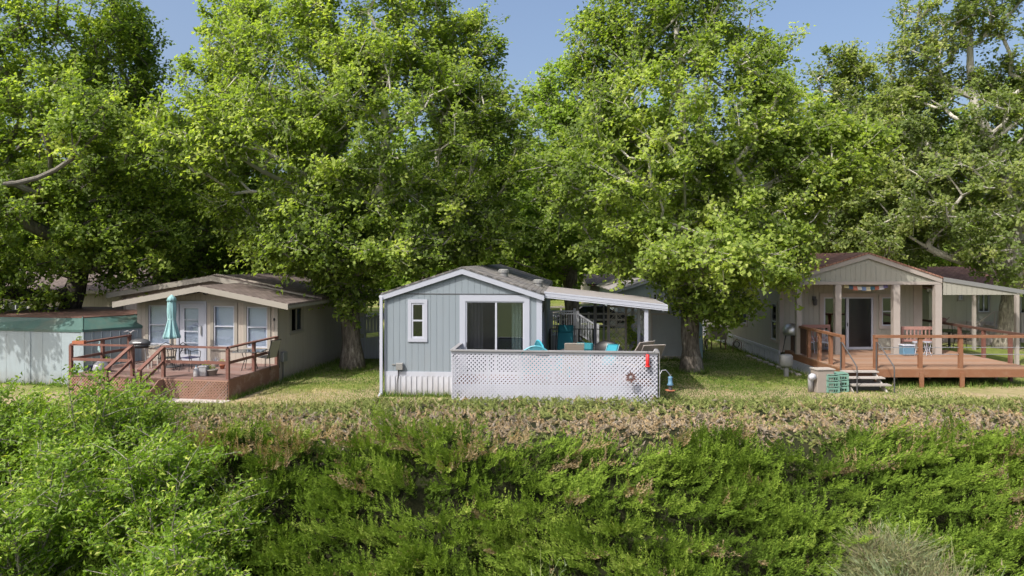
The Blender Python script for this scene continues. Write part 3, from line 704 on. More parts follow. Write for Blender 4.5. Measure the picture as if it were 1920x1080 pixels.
def leafball(parent, name, mat, n, c, r, size, seed=0, aspect=0.5, sz=1.0):
    g = np.random.default_rng(seed); d = g.normal(size=(n, 3)); d /= np.linalg.norm(d, axis=1)[:, None]
    P = np.array(c)+d*r*(g.random((n, 1))**0.4)*np.array([1, 1, sz])
    return leaves(name, P, d*0.7+np.array([0, 0, 0.5]), size, mat, g.random(n), g, parent, aspect)
def leaves(name, P, nrm, size, mat, tint, g, parent=None, aspect=0.6, fold=0.18, droop=None):
    """leaf blades: kite shaped quads folded a little on the midrib"""
    n = len(P); nrm = nrm+g.normal(size=(n, 3))*0.45; nrm /= np.linalg.norm(nrm, axis=1)[:, None]+1e-9
    t = g.normal(size=(n, 3)); t -= (t*nrm).sum(1)[:, None]*nrm; t /= np.linalg.norm(t, axis=1)[:, None]+1e-9
    b = np.cross(nrm, t); s = (size*(0.65+0.7*g.random(n)))[:, None]
    k = g.random((n, 1))*0.25
    V = np.empty((n, 4, 3)); V[:, 0] = P-t*s*0.5; V[:, 1] = P+b*s*aspect*0.5+nrm*s*fold-t*s*k*0.3; V[:, 2] = P+t*s*0.55-nrm*s*k; V[:, 3] = P-b*s*aspect*0.5+nrm*s*fold-t*s*k*0.3
    return np_mesh(name, V.reshape(-1, 3), 4, mat, tint, parent)

def potplant(name, label, loc, r, h, pot, leafmat='leaf_shrub', n=60, lr=0.15, flower=None, seed=1, square=False, ls=0.07):
    t = thing(name, label, 'pot plant', loc)
    (MB().lathe([(r*0.7, 0), (r, h*0.9), (r*1.08, h*0.9), (r*1.08, h), (r*0.8, h)], 16) if not square else MB().box(-r*1.6, -r*0.6, 0, r*1.6, r*0.6, h)).build('pot', M[pot], t, not square)
    leafball(t, 'foliage', M[leafmat], n, (0, 0, h+lr*0.6), lr, ls, seed)
    if flower:
        g = np.random.default_rng(seed+9); leafball(t, 'flowers', M[flower], 14, (0, 0, h+lr*1.0), lr*0.8, 0.05, seed+5, 0.9)
    return t
potplant('pot_plant', 'grey green round pot with low plant on the deck edge behind the rail', LP(398, 704), 0.17, 0.2, 'grey_wood', n=25, lr=0.09, seed=3)
t = thing('spiky_pot_plant', 'spiky silver succulent in a low pot against the tan house wall', 'pot plant', LO(404, -0.9))
MB().lathe([(0.1, 0), (0.13, 0.1), (0.12, 0.1)], 14).build('pot', M['stone'], t)
sp = MB()
for k in range(14):
    a = k*2.4; r_ = 0.05+0.012*k; sp.add([(0.02*math.cos(a+1.5), 0.02*math.sin(a+1.5), 0.1), (0.02*math.cos(a-1.5), 0.02*math.sin(a-1.5), 0.1), (r_*math.cos(a), r_*math.sin(a), 0.42-0.012*k)], [(0, 1, 2)])
sp.build('blades', M['white_trim'], t)
potplant('flower_pot', 'terracotta pot of red flowers by the corner of the brown deck', LO(417, -1.3), 0.09, 0.14, 'terracotta', n=30, lr=0.12, flower='red', seed=6)
potplant('dark_pot_plant', 'reddish leaved plant in a dark pot near the white door', LO(388, -1.9), 0.1, 0.16, 'dark_grey', n=40, lr=0.14, flower='terracotta', seed=8)
potplant('rail_planter', 'terracotta window box resting on the left end of the brown rail', L.w(la0+0.35, LV+0.06, DZ+1.006), 0.12, 0.1, 'terracotta', n=30, lr=0.1, seed=9, square=True)
t = thing('milk_jug', 'white plastic jug on the front edge of the brown deck', 'jug', LP(368, 706))
MB().lathe([(0.085, 0), (0.09, 0.02), (0.09, 0.2), (0.05, 0.27), (0.03, 0.29), (0.03, 0.32)], 14).build('jug_body', M['white_plain'], t, True)
MB().lathe([(0.033, 0.32), (0.033, 0.345)], 12).build('cap', M['blue_plastic'], t)
t = thing('white_bucket', 'white square bucket beside the jug on the brown deck', 'bucket', LP(382, 705))
MB().box(-0.12, -0.1, 0, 0.12, 0.1, 0.3).build('bucket_body', M['white_plain'], t, bevel=0.02); MB().box(-0.135, -0.115, 0.295, 0.135, 0.115, 0.33).build('rim', M['white_plain'], t)
t = thing('stool', 'low wooden slatted stool near the deck stairs', 'stool', LO(290, -1.5))
s = MB(); [s.box(-0.2, -0.15+k*0.08, 0.38, 0.2, -0.09+k*0.08, 0.405) for k in range(4)]; s.build('seat', M['grey_wood'], t)
for sx in (-1, 1):
    for sy in (-1, 1): MB().cbox(sx*0.16, sy*0.11, 0, 0.04, 0.04, 0.38).build('leg', M['grey_wood'], t)
# left end of the deck
t = thing('heron_statue', 'pale blue heron garden ornament at the left end of the brown deck', 'garden ornament', LO(189, -1.6))
MB().tube([(0, 0, 0), (0, 0, 0.42)], 0.012, 6).build('legs', M['steel'], t)
MB().tube([(0.2, 0, 0.38), (0.08, 0, 0.5), (-0.04, 0, 0.62), (-0.06, 0, 0.78), (-0.02, 0, 0.88), (-0.08, 0, 0.92), (-0.22, 0, 0.9)], [0.01, 0.07, 0.07, 0.03, 0.025, 0.03, 0.004], 8).build('body', M['aqua_shed'], t, True)
potplant('yellow_pot_plant', 'small yellow flowering plant in a stone pot behind the left rail', LO(199, -1.7), 0.11, 0.22, 'stone', n=50, lr=0.13, flower='grass', seed=12)
t = thing('blue_pot', 'small dark blue glazed pot on the left end of the brown deck', 'pot', LP(171, 698)); MB().lathe([(0.07, 0), (0.12, 0.1), (0.1, 0.2), (0.12, 0.22), (0.1, 0.22)], 16).build('pot_body', M['navy_cloth'], t, True)
MB().lathe([(0.095, 0.19), (0.02, 0.2)], 12).build('soil', M['dark_wood'], t)
t = thing('potting_bag', 'crumpled white plastic bag slumped behind the left rail of the brown deck', 'bag', LP(190, 697))
MB().lathe([(0.2, 0), (0.26, 0.1), (0.22, 0.25), (0.1, 0.36), (0.05, 0.42)], 18, wob=lambda i, a: 1+0.13*math.sin(3*a+i)+0.07*math.sin(7*a-2*i)).build('bag_body', M['white_plain'], t, True)
MB().tube([(-.05, 0, .4), (0, 0, .46), (.05, 0, .4)], .012, 6).build('tie', M['blue_plastic'], t)

# garden shed with the green mansard roof
def shed():
    P = [(-21.5, 25.0), (-15.0, 23.85), (-13.65, 25.45), (-13.9, 29.6), (-20.5, 30.4)]
    c = Vector((sum(p[0] for p in P)/5, sum(p[1] for p in P)/5)); zw = 1.90
    t = thing('garden_shed', 'pale grey shed with green mansard metal roof at the left edge', 'shed', (c.x, c.y, 0))
    Q = [Vector(p)-c for p in P]
    def poly(mb, A, za, B, zb):
        n = len(A); mb.add([(a.x, a.y, za) for a in A]+[(b.x, b.y, zb) for b in B], [(i, (i+1) % n, (i+1) % n+n, i+n) for i in range(n)])
    w_ = MB(); poly(w_, Q, 0.0, Q, zw); w_.build('wall', M['shed_siding'], t)
    O = [q*1.012 for q in Q]; In = [q-q.normalized()*0.62 for q in Q]
    r_ = MB(); poly(r_, O, zw-0.03, O, zw+0.05); poly(r_, O, zw+0.05, In, zw+0.44); ro = r_.build('roof', M['green_metal'], t)
    r_ = MB(); cc = [q*0.35 for q in In]; I2 = [q*1.015 for q in In]; poly(r_, I2, zw+0.42, I2, zw+0.45); poly(r_, I2, zw+0.45, cc, zw+0.47); r_.add([(q.x, q.y, zw+0.47) for q in cc], [(0, 1, 2, 3, 4)])
    r_.build('top_roof', M['rust_roof'], ro)
    for k in range(1, 7):
        p = Q[1].lerp(Q[2], k/7)*1.004; MB().cbox(p.x, p.y, 0, 0.03, 0.03, zw-0.04).build('batten', M['shed_siding'], t)
    for k in (0.35, 0.68): p = Q[0].lerp(Q[1], k)*1.003; MB().cbox(p.x, p.y, 0, 0.025, 0.025, zw-0.04).build('batten', M['shed_siding'], t)
    MB().cbox(Q[1].x*1.004, Q[1].y*1.004, 0, 0.09, 0.05, zw-0.04).build('corner_trim', M['shed_siding'], t)
    hs = MB(); 
    for i in (1, 2): hs.tube([(O[i].x, O[i].y, zw+0.06), (In[i].x, In[i].y, zw+0.45)], 0.025, 5)
    hs.build('hip_cap', M['green_metal'], ro)
    g = thing('gull_ornament', 'small white bird ornament fixed to the shed wall above the brown deck', 'ornament', (*(Q[1].lerp(Q[2], 0.72)*1.03+c), 1.72), 0.7)
    b = MB(); b.tube([(-0.22, 0, 0.05), (-0.1, -0.02, 0.09), (0, -0.02, 0.03), (0.1, -0.02, 0.09), (0.22, 0, 0.05)], [0.005, 0.02, 0.03, 0.02, 0.005], 6); b.build('wings', M['white_plain'], g)
    MB().tube([(0, 0.1, 0.0), (0, -0.02, 0.01), (0, -0.16, 0.03)], [0.01, 0.035, 0.01], 6).build('body', M['white_plain'], g)
shed()

# white board panels between the big tree and the blue house
t = thing('ramp_fence', 'white vertical board ramp side between the tree trunk and the blue house', 'fence', (-7.1, 30.3, 0), 0.06)
for z0, z1 in ((0.0, 0.78), (0.98, 1.72)):
    b = MB()
    for k in range(14):
        x = -0.75+k*0.14; s0 = 0.10*k/13*2.0
        b.prism([(x, z0+(s0 if z0 else 0)), (x+0.13, z0+(s0 if z0 else 0)), (x+0.13, z1+s0+0.015), (x, z1+s0)], 0.0, 0.02)
    b.build('board_panel', M['white_trim'], t)
for x in (-0.78, 0.55, 1.2): MB().cbox(x, 0.06, 0, 0.08, 0.08, 1.95).build('post', M['white_trim'], t)
# ================================================================== MIDDLE LOT : blue house
B = Frame(-4.12, 22.17, 4.5)
on = B.on
BW = on(1015, 600, 0)[0]; BFL = 0.72; BD = 13.0
BDV = -1.62                                     # front of its deck
BL, BR = on(846, 660, BDV)[0], on(1233, 660, BDV)[0]
BDK = 5.6                                       # back of its deck
def blue_house():
    t = thing('blue_house', 'pale blue mobile home with white trim and sliding glass door facing the bank', 'house', B.w(0, 0), -B.a)
    zE = on(720, 549, 0)[1]; up, zp = on(867, 501, 0); ue0, ue1 = -0.05, BW+0.06
    zs = on(760, 551, 0)[1]
    sdr = (on(873, 600, 0)[0], on(983, 600, 0)[0], BFL+0.02, on(900, 565, 0)[1])
    sw = (on(771.5, 600, 0)[0], on(795, 600, 0)[0], on(780, 634, 0)[1], on(780, 568, 0)[1])
    sw = (sw[0], sw[1], sw[2], sw[3])
    w_ = MB().wall(0, BW, BFL-0.1, zs, 0.0, 0.1, [sdr, sw])
    w_.prism([(0, zs+0.004), (BW, zs+0.004), (BW, zE-0.03), (up, zp-0.05), (0, zE-0.03)], -0.004, 0.09)
    w_.box(0, 0.1, BFL-0.1, 0.1, BD, zE-0.04)
    # right side wall with its door and a window
    sdoor = (3.3, 4.2, BFL+0.02, BFL+2.02); swin = (1.3, 2.1, 1.55, 2.55)
    r_ = MB().wall(0.1, BD, BFL-0.1, zE-0.04, BW-0.1, BW, [sdoor, swin]).yz(); w_.add(r_.v, r_.f)
    w_.box(0, BD-0.1, BFL-0.1, BW, BD, zE-0.04)
    w_.build('wall', M['blue_siding'], t)
    MB().box(0.12, 2.9, BFL, BW-0.12, 3.0, zE-0.1).box(0.12, 0.12, BFL, BW-0.12, 2.9, BFL+0.02).build('interior', M['interior'], t)
    rb = MB(); gable_roof(rb, ue0-0.05, ue1+0.05, up, zE-0.0, zE-0.0, zp+0.02, -0.14, BD, 0.05); rf = rb.build('roof', M['shingle_grey'], t)
    fb = MB(); fascia(fb, ue0-0.03, zE-0.045, up, zp-0.03, ue1+0.03, zE-0.045, -0.09, 0.185); fb.box(ue0-0.05, -0.08, zE-0.17, ue0-0.01, BD, zE-0.06); fb.box(ue1+0.01, -0.08, zE-0.17, ue1+0.05, BD, zE-0.06)
    fb.build('fascia', M['white_trim'], rf)
    MB().tube([(-0.12, -0.1, zE-0.12), (-0.12, BD, zE-0.12)], 0.06, 8).build('gutter', M['white_metal'], rf)
    MB().box(-0.14, -0.16, 0.02, -0.05, -0.09, zE-0.12).bar((-0.10, -0.12, 0.1), (-0.12, -0.3, 0.02), 0.07, 0.06).build('downspout', M['white_metal'], t)
    # roof vents
    for px, py, v in ((944, 508, 2.6), (1009, 521, 3.4)):
        u, z = on(px, py, v); zr = zp+0.02-(u-up)*(zp+0.02-zE)/(ue1+0.05-up)
        vb = MB().lathe([(0.17, -0.1), (0.17, 0.10), (0.2, 0.11), (0.2, 0.2), (0.13, 0.24)], 14, (u, v, zr)); vb.build('roof_vent', M['galv'], rf)
    # groove strip under the gable, corner boards
    MB().box(0.0, -0.012, zs-0.012, BW, -0.005, zs+0.016).build('belt_strip', M['dark_grey'], t)
    c = MB(); c.box(on(1006, 600, 0)[0], -0.025, BFL-0.1, BW+0.02, 0.0, zE-0.13); c.box(BW, 0.0, BFL-0.1, BW+0.025, 0.1, zE-0.13); c.box(-0.02, -0.02, BFL-0.1, 0.02, 0.0, zs-0.02)
    c.build('corner_trim', M['white_trim'], t)
    # band and corrugated skirting
    sk = MB().box(-0.01, -0.035, on(770, 705, 0)[1], BL+0.6, -0.001, on(770, 696.5, 0)[1]); sk.build('band_board', M['white_metal'], t)
    s = MB(); x = -0.01; k = 0
    while x < BW:
        d = 0.028 if k % 2 else 0.0; wdt = 0.06 if k % 2 else 0.115
        s.box(x, -0.028-d, 0, min(x+wdt, BW), 0.0-0.002, on(770, 705, 0)[1]); x += wdt; k += 1
    s.box(0, 0, 0, 0.03, BD, BFL-0.1).box(BW-0.03, 0, 0, BW, BD, BFL-0.1)
    s.build('skirting', M['white_plain'], t)
    window_unit(t, *sw, 0.0, 0.115, 0.055, 'hung', 'white_trim', 'white_metal', 'glass_dark', None, tproud=0.03)
    m = MB(); m.box(sw[0]-0.03, -0.045, sw[2]-0.04, sw[1]+0.03, -0.031, sw[2]); 
    # sliding door: wide white casing, left leaf screened, curtains inside
    a, b, z0, z1 = sdr; d = MB(); tl, tr, tt = on(862, 600, 0)[0], on(993, 600, 0)[0], on(900, 553.5, 0)[1]
    d.box(tl, -0.03, z1, tr, 0, tt); d.box(tl, -0.03, z0-0.02, a, 0, z1); d.box(b, -0.03, z0-0.02, tr, 0, z1)
    dr = d.build('sliding_door', M['white_trim'], t)
    um = on(930, 600, 0)[0]; f = MB(); fw = 0.045
    f.box(a, 0.0, z1-0.04, b, 0.08, z1); f.box(a, 0.0, z0, b, 0.08, z0+0.06); f.box(a, 0.0, z0+0.06, a+fw, 0.08, z1-0.04); f.box(b-fw, 0.0, z0+0.06, b, 0.08, z1-0.04); f.box(um-0.03, -0.005, z0+0.06, um+0.03, 0.06, z1-0.04)
    f.build('frame', M['white_metal'], dr)
    MB().box(a+fw, 0.015, z0+0.06, um-0.03, 0.018, z1-0.04).build('screen_pane', M['screen'], dr)
    MB().box(um+0.03, 0.05, z0+0.06, b-fw, 0.056, z1-0.04).build('pane', M['glass'], dr)
    MB().box(a+0.03, -0.02, z0+0.85, a+0.06, 0.014, z0+1.0).build('handle', M['black_metal'], dr)
    def curtain(x0, x1, y):
        c = MB(); n = int((x1-x0)/0.02); pts = [(x0+(x1-x0)*i/n, y+0.035*math.sin(i*1.15)+0.012*math.sin(i*0.37)) for i in range(n+1)]
        c.add([(x, yy, z) for z in (z0+0.08, z1-0.06) for x, yy in pts], [(i, i+1, i+n+2, i+n+1) for i in range(n)]); return c
    curtain(a+0.12, a+0.42+0.12, 0.22).build('curtain', M['curtain'], dr)
    curtain(b-0.42, b-0.10, 0.22).build('curtain', M['curtain'], dr)
    # electric box
    u, z = on(751, 686, 0); e = MB().box(u-0.11, -0.17, z-0.11, u+0.11, -0.03, z+0.11).build('meter_box', M['galv'], t, bevel=0.012)
    MB().tube([(u-0.06, -0.06, z-0.11), (u-0.06, -0.06, BFL-0.05), (u-0.09, -0.10, 0.4), (u-0.09, -0.10, 0)], 0.018, 6).build('conduit', M['dark_grey'], e)
    MB().box(u-0.28, -0.03, z+0.03, u-0.17, -0.002, z+0.06).build('bracket', M['galv'], e)
    # right side door and window
    q = MB(); 
    q.box(BW+0.001, sdoor[0]-0.08, sdoor[2], BW+0.03, sdoor[0], sdoor[3]+0.08).box(BW+0.001, sdoor[1], sdoor[2], BW+0.03, sdoor[1]+0.08, sdoor[3]+0.08).box(BW+0.001, sdoor[0], sdoor[3], BW+0.03, sdoor[1], sdoor[3]+0.08)
    q = q.build('side_door', M['white_trim'], t); MB().box(BW-0.06, sdoor[0], sdoor[2], BW-0.02, sdoor[1], sdoor[3]).build('door_leaf', M['white_metal'], q)
    window_unit(t, *swin, BW, 0.08, 0.04, 'hung', 'white_trim', 'white_metal', 'glass_dark', None, side=1)
    return zE
BZE = blue_house()

def blue_deck():
    t = thing('blue_house_deck', 'timber deck with white lattice front wrapping the blue house', 'deck', B.w(0, 0), -B.a)
    rz = on(1000, 657, BDV)[1]
    fl = MB(); y = BDV+0.05
    while y < BDK:
        fl.box(BL+0.04 if y < -0.14 else BW+0.03, y, BFL-0.035, BR-0.04, min(y+0.135, BDK), BFL); y += 0.142
    fl.build('floor', M['brown_deck'], t)
    lt = MB().lattice(BL, BR, 0.05, rz-0.07, BDV, 0.086, 0.050, 0.01); lt.box(BL, BDV-0.004, rz-0.12, BR, BDV+0.022, rz-0.04)
    # seams between lattice panels
    for k in (0.325,): x = BL+(BR-BL)*k; lt.box(x-0.02, BDV-0.005, 0.05, x+0.02, BDV-0.001, rz-0.12)
    lt.build('lattice_front', M['lattice_white'], t)
    ls = MB().lattice(0, BDK-BDV-0.1, 0.05, rz-0.07, BR, 0.086, 0.050, 0.01).yz().move(0, BDV+0.05); ls.build('lattice_side', M['lattice_white'], t)
    ls = MB().lattice(0, -BDV-0.05, 0.05, rz-0.07, BL, 0.086, 0.050, 0.01).yz().move(0, BDV+0.03); ls.build('lattice_side', M['lattice_white'], t)
    c = MB(); c.box(BL-0.03, BDV-0.06, rz-0.04, BR+0.04, BDV+0.09, rz); c.box(BL-0.03, BDV+0.092, rz-0.042, BL+0.10, -0.005, rz-0.002); c.box(BR-0.06, BDV+0.092, rz-0.042, BR+0.04, BDK, rz-0.002)
    c.build('top_rail', M['grey_rail'], t)
    fr = MB()
    for k in range(7): MB().cbox(BL+0.1+(BR-BL-0.2)*k/6, BDV+0.142, 0, 0.09, 0.09, rz-0.05).build('post', M['white_trim'], t)
    fr.box(BL+0.05, BDV+0.05, BFL-0.2, BR-0.05, BDV+0.044+0.045, BFL-0.04)
    for k in range(5): MB().cbox(BR-0.12, -0.5+k*1.5, 0, 0.09, 0.09, rz-0.05).build('post', M['white_trim'], t)
    # pale sheets leant behind the lattice
    fr.box(BL+1.0, BDV+0.05, 0.30, BR-0.9, BDV+0.07, BFL-0.2)
    fr.build('frame', M['white_trim'], t)
    # black railing at the back
    b = MB(); zt = BFL+0.92; x0, x1 = BW+0.15, BW+2.45
    b.bar((x0, BDK-0.05, zt), (x1, BDK-0.05, zt), 0.04, 0.03); b.bar((x0, BDK-0.05, BFL+0.08), (x1, BDK-0.05, BFL+0.08), 0.03, 0.03); n = 20
    for k in range(n+1):
        x = x0+(x1-x0)*k/n; th = 0.014 if k % 5 else 0.06
        b.cbox(x, BDK-0.05, BFL, th, th, zt-BFL)
    b.build('back_railing', M['black_metal'], t)
    return rz
BRZ = blue_deck()

def carport():
    t = thing('carport_roof', 'white ribbed patio cover sloping off the right side of the blue house', 'patio cover', B.w(BW, 0), -B.a)
    u1, z1 = on(1251, 572, -0.05); z0 = on(1017, 546, -0.05)[1]-0.02; U = u1-BW; d1 = 4.6; th = 0.2
    MB().slabquad((0.13, -0.0, z0), (U, -0.0, z1), (U, d1, z1), (0.13, d1, z0), 0.05).build('roof_sheet', M['carport_roof'], t)
    f = MB(); 
    for k in range(4):
        o = 0.0 if k % 2 else 0.012
        f.prism([(0.09, z0+0.01-k*0.05), (U+0.02, z1+0.01-k*0.05), (U+0.02, z1-0.036-k*0.05), (0.09, z0-0.036-k*0.05)], -0.05-o, -0.004)
    f.box(U, 0.0, z1-0.18, U+0.03, d1, z1-0.0)
    f.build('fascia', M['white_metal'], t)
    b = MB()
    for k in range(8): y = 0.15+k*0.61; b.bar((0.14, y, z0-0.09), (U-0.03, y, z1-0.09), 0.045, 0.07)
    b.bar((U-0.1, 0.12, z1-0.19), (U-0.1, d1-0.1, z1-0.19), 0.07, 0.1)
    b.build('rafter', M['white_trim'], t)
    pu = on(1211.5, 600, 0.1)[0]-BW
    for u, v, w_ in ((pu, 0.1, 0.12), (pu, d1-0.15, 0.1), (pu, d1*0.5, 0.1), (on(1116, 600, d1-0.15)[0]-BW, d1-0.15, 0.11), (on(1132, 600, d1-0.15)[0]-BW, d1-0.15, 0.06), (on(1142, 600, d1-0.1)[0]-BW, d1-0.12, 0.06)):
        zz = z0+(z1-z0)*(u-0.13)/(U-0.13)
        MB().cbox(u, v, BFL, w_, w_, zz-0.06-BFL).cbox(u, v, BFL, w_+0.09, w_+0.09, 0.12).build('post', M['white_trim'], t)
    return U, z1, z0
CU, CZ1, CZ0 = carport()

def BP(px, v, z=BFL): return B.w(on(px, 650, v)[0], v, z)
def adirondack(label, loc, rz, mat, group=None):
    t = thing('adirondack_chair', label, 'chair', loc, rz, group)
    s = MB(); [s.slabquad((-0.25, -0.3+k*0.1, 0.36-k*0.022), (0.25, -0.3+k*0.1, 0.36-k*0.022), (0.25, -0.215+k*0.1, 0.342-k*0.022), (-0.25, -0.215+k*0.1, 0.342-k*0.022), 0.018) for k in range(6)]
    s.build('seat', M[mat], t)
    b = MB()
    for k in range(7):
        x = (k-3)*0.082; h = 0.70-0.022*(k-3)**2; xt = x*1.28
        b.add([(x-0.038, 0.24, 0.22), (x+0.038, 0.24, 0.22), (xt+0.050, 0.24+h*0.38, 0.22+h), (xt-0.050, 0.24+h*0.38, 0.22+h),
               (x-0.038, 0.262, 0.215), (x+0.038, 0.262, 0.215), (xt+0.050, 0.262+h*0.38, 0.215+h), (xt-0.050, 0.262+h*0.38, 0.215+h)],
              [(0,1,2,3),(7,6,5,4),(0,4,5,1),(1,5,6,2),(2,6,7,3),(3,7,4,0)])
    b.bar((-0.27, 0.34, 0.42), (0.27, 0.34, 0.42), 0.02, 0.06); b.bar((-0.31, 0.46, 0.74), (0.31, 0.46, 0.74), 0.02, 0.06)
    b.tube([(-0.35, 0.475, 0.72), (-0.27, 0.49, 0.82), (-0.12, 0.508, 0.905), (0, 0.51, 0.925), (0.12, 0.508, 0.905), (0.27, 0.49, 0.82), (0.35, 0.475, 0.72)], 0.024, 6)
    b.build('backrest', M[mat], t)
    for sx in (-1, 1):
        MB().box(sx*0.27, -0.36, 0.53, sx*0.39, 0.34, 0.55).build('armrest', M[mat], t)
        MB().box(sx*0.29, -0.32, 0.0, sx*0.32, -0.22, 0.53).build('leg', M[mat], t)
        MB().slabquad((sx*0.29, -0.22, 0.36), (sx*0.32, -0.22, 0.36), (sx*0.32, 0.42, 0.06), (sx*0.29, 0.42, 0.06), 0.08).build('leg', M[mat], t)
    return t
adirondack('turquoise fan backed chair seen from behind above the lattice by the sliding door', BP(1003, -1.05), 3.14, 'turquoise_pale').scale = (1.2, 1.1, 1.22)
adirondack('turquoise plastic chair seen side on, between the teal recliner and the tan sling chair', BP(1042, -0.2), 1.9, 'turquoise').scale = (1.15, 1.15, 1.25)
def recliner(label, loc, rz, mat='teal_cushion', high=0.95, recl=0.35):
    t = thing('recliner', label, 'lounge chair', loc, rz)
    s = MB(); s.slabquad((-0.27, -0.6, 0.44), (0.27, -0.6, 0.44), (0.27, 0.2, 0.40), (-0.27, 0.2, 0.40), 0.09); s.build('cushion', M[mat], t, bevel=0.03)
    yb = 0.22+high*math.sin(recl); zb = 0.40+high*math.cos(recl)
    b = MB(); b.slabquad((-0.27, 0.2, 0.40), (0.27, 0.2, 0.40), (0.27, yb, zb), (-0.27, yb, zb), 0.09); b.build('backrest', M[mat], t, bevel=0.03)
    p = MB(); p.slabquad((-0.25, yb-0.17, zb-0.22), (0.25, yb-0.17, zb-0.22), (0.25, yb-0.05, zb+0.015), (-0.25, yb-0.05, zb+0.015), 0.12); p.build('headrest', M[mat], t, bevel=0.04)
    f = MB()
    for sx in (-0.31, 0.31):
        f.tube([(sx, -0.6, 0.35), (sx, 0.2, 0.33), (sx, yb, zb-0.03)], 0.016, 6); f.tube([(sx, -0.5, 0.0), (sx, 0.1, 0.62), (sx, -0.35, 0.62)], 0.016, 6); f.tube([(sx, 0.45, 0.0), (sx, -0.1, 0.5)], 0.016, 6)
    f.build('frame', M['black_metal'], t); return t
recliner('dark teal cushioned recliner with a tall back against the blue house side wall', BP(1056, 1.35), -0.25, high=1.08, recl=0.28)
recliner('dark teal cushioned low chair to the right of the tan sling chair', BP(1094, 0.1), -0.2, high=0.62, recl=0.3)
sling_chair('tan sling chair seen from behind in the middle of the blue house deck', BP(1075, -0.75), 3.14, 0.22).scale = (1.15, 1.1, 1.15)
t = thing('fire_bowl', 'dark round cover table between the teal recliner and the tan sling chair', 'table', BP(1066, 0.55))
MB().lathe([(0.36, 0.62), (0.34, 0.7), (0.2, 0.76), (0.02, 0.78)], 24).build('cover', M['dark_grey'], t, True); MB().lathe([(0.2, 0), (0.1, 0.1), (0.1, 0.6)], 14).build('pedestal', M['dark_grey'], t)
t = thing('black_cushion_lounger', 'black hooded round back lounger with a turquoise cushion near the vine trellis', 'lounge chair', BP(1137, 0.7), -0.5)
MB().lathe([(0.62, 0), (0.6, 0.25), (0.48, 0.5), (0.28, 0.66), (0.04, 0.72)], 24, (0, 0.1, 0.32), 1.0, 0.35).build('hood', M['black_metal'], t, True)
MB().lathe([(0.5, 0.0), (0.6, 0.1), (0.6, 0.34), (0.4, 0.36)], 20, (0, 0, 0), 1, 0.8).build('base', M['dark_grey'], t, True)
t2 = thing('cushion', 'turquoise seat cushion leaning on the black round lounger', 'cushion', BP(1145, 0.05), 0.1)
MB().slabquad((-0.3, 0, 0.35), (0.1, 0, 0.35), (0.36, 0.3, 0.96), (-0.02, 0.3, 0.98), 0.12).build('pad', M['turquoise'], t2, bevel=0.04)
MB().tube([(-0.3, -0.005, 0.34), (0.1, -0.005, 0.34), (0.36, 0.295, 0.96), (-0.02, 0.295, 0.98), (-0.3, -0.005, 0.34)], 0.012, 5).build('piping', M['turquoise_pale'], t2)
def lounger(label, loc, rz):
    t = thing('sling_lounger', label, 'lounge chair', loc, rz)
    MB().slabquad((-0.3, -1.1, 0.36), (0.3, -1.1, 0.36), (0.3, 0.15, 0.36), (-0.3, 0.15, 0.36), 0.012).build('seat', M['sling'], t)
    MB().slabquad((-0.3, 0.15, 0.36), (0.3, 0.15, 0.36), (0.3, 0.62, 0.98), (-0.3, 0.62, 0.98), 0.014).build('backrest', M['sling'], t)
    f = MB()
    for sx in (-0.32, 0.32): f.tube([(sx, -1.12, 0.36), (sx, 0.15, 0.36), (sx, 0.62, 0.98)], 0.018, 6); f.tube([(sx, -0.9, 0), (sx, -0.85, 0.36)], 0.016, 6); f.tube([(sx, 0.1, 0), (sx, 0.05, 0.36)], 0.016, 6)
    f.tube([(-0.32, 0.62, 0.98), (0.32, 0.62, 0.98)], 0.014, 6)
    f.build('frame', M['grey_trim'], t); return t
lounger('tan sling lounger at the right end of the deck, nearer the corner post', BP(1207, -0.55), -2.85).scale = (1.1, 1.1, 1.16)
lounger('tan sling lounger at the right end of the deck, behind the nearer one', BP(1182, 0.1), -2.45).scale = (1.1, 1.1, 1.16)
# trellis with vine
t = thing('vine_trellis', 'wood screen with a climbing vine under the right end of the white patio cover', 'trellis', BP(1192, 3.0), -B.a)
f = MB().lattice(-0.95, 0.45, 0.0, 1.95, 0.0, 0.16, 0.03); f.cbox(-0.98, 0, 0, 0.08, 0.08, 2.1).cbox(0.48, 0, 0, 0.08, 0.08, 2.1).cbox(-0.35, 0, 0, 0.07, 0.07, 2.1); f.bar((-1, 0, 2.0), (0.5, 0, 2.0), 0.06, 0.08); f.build('screen', M['grey_wood'], t)
g = np.random.default_rng(4); n = 1700
P = np.stack([g.uniform(-0.30, 0.42, n), g.uniform(-0.14, 0.10, n), 0.15+1.5*np.sqrt(g.random(n))], -1); P = P[(fbm(P[:, 0]*3, P[:, 2]*3, 0.9, 2) > 0.36)]
leaves('vine', P, np.tile([0, -1.0, 0.5], (len(P), 1)), 0.09, M['leaf_deep'], g.random(len(P))*0.8, g, t, 0.7)

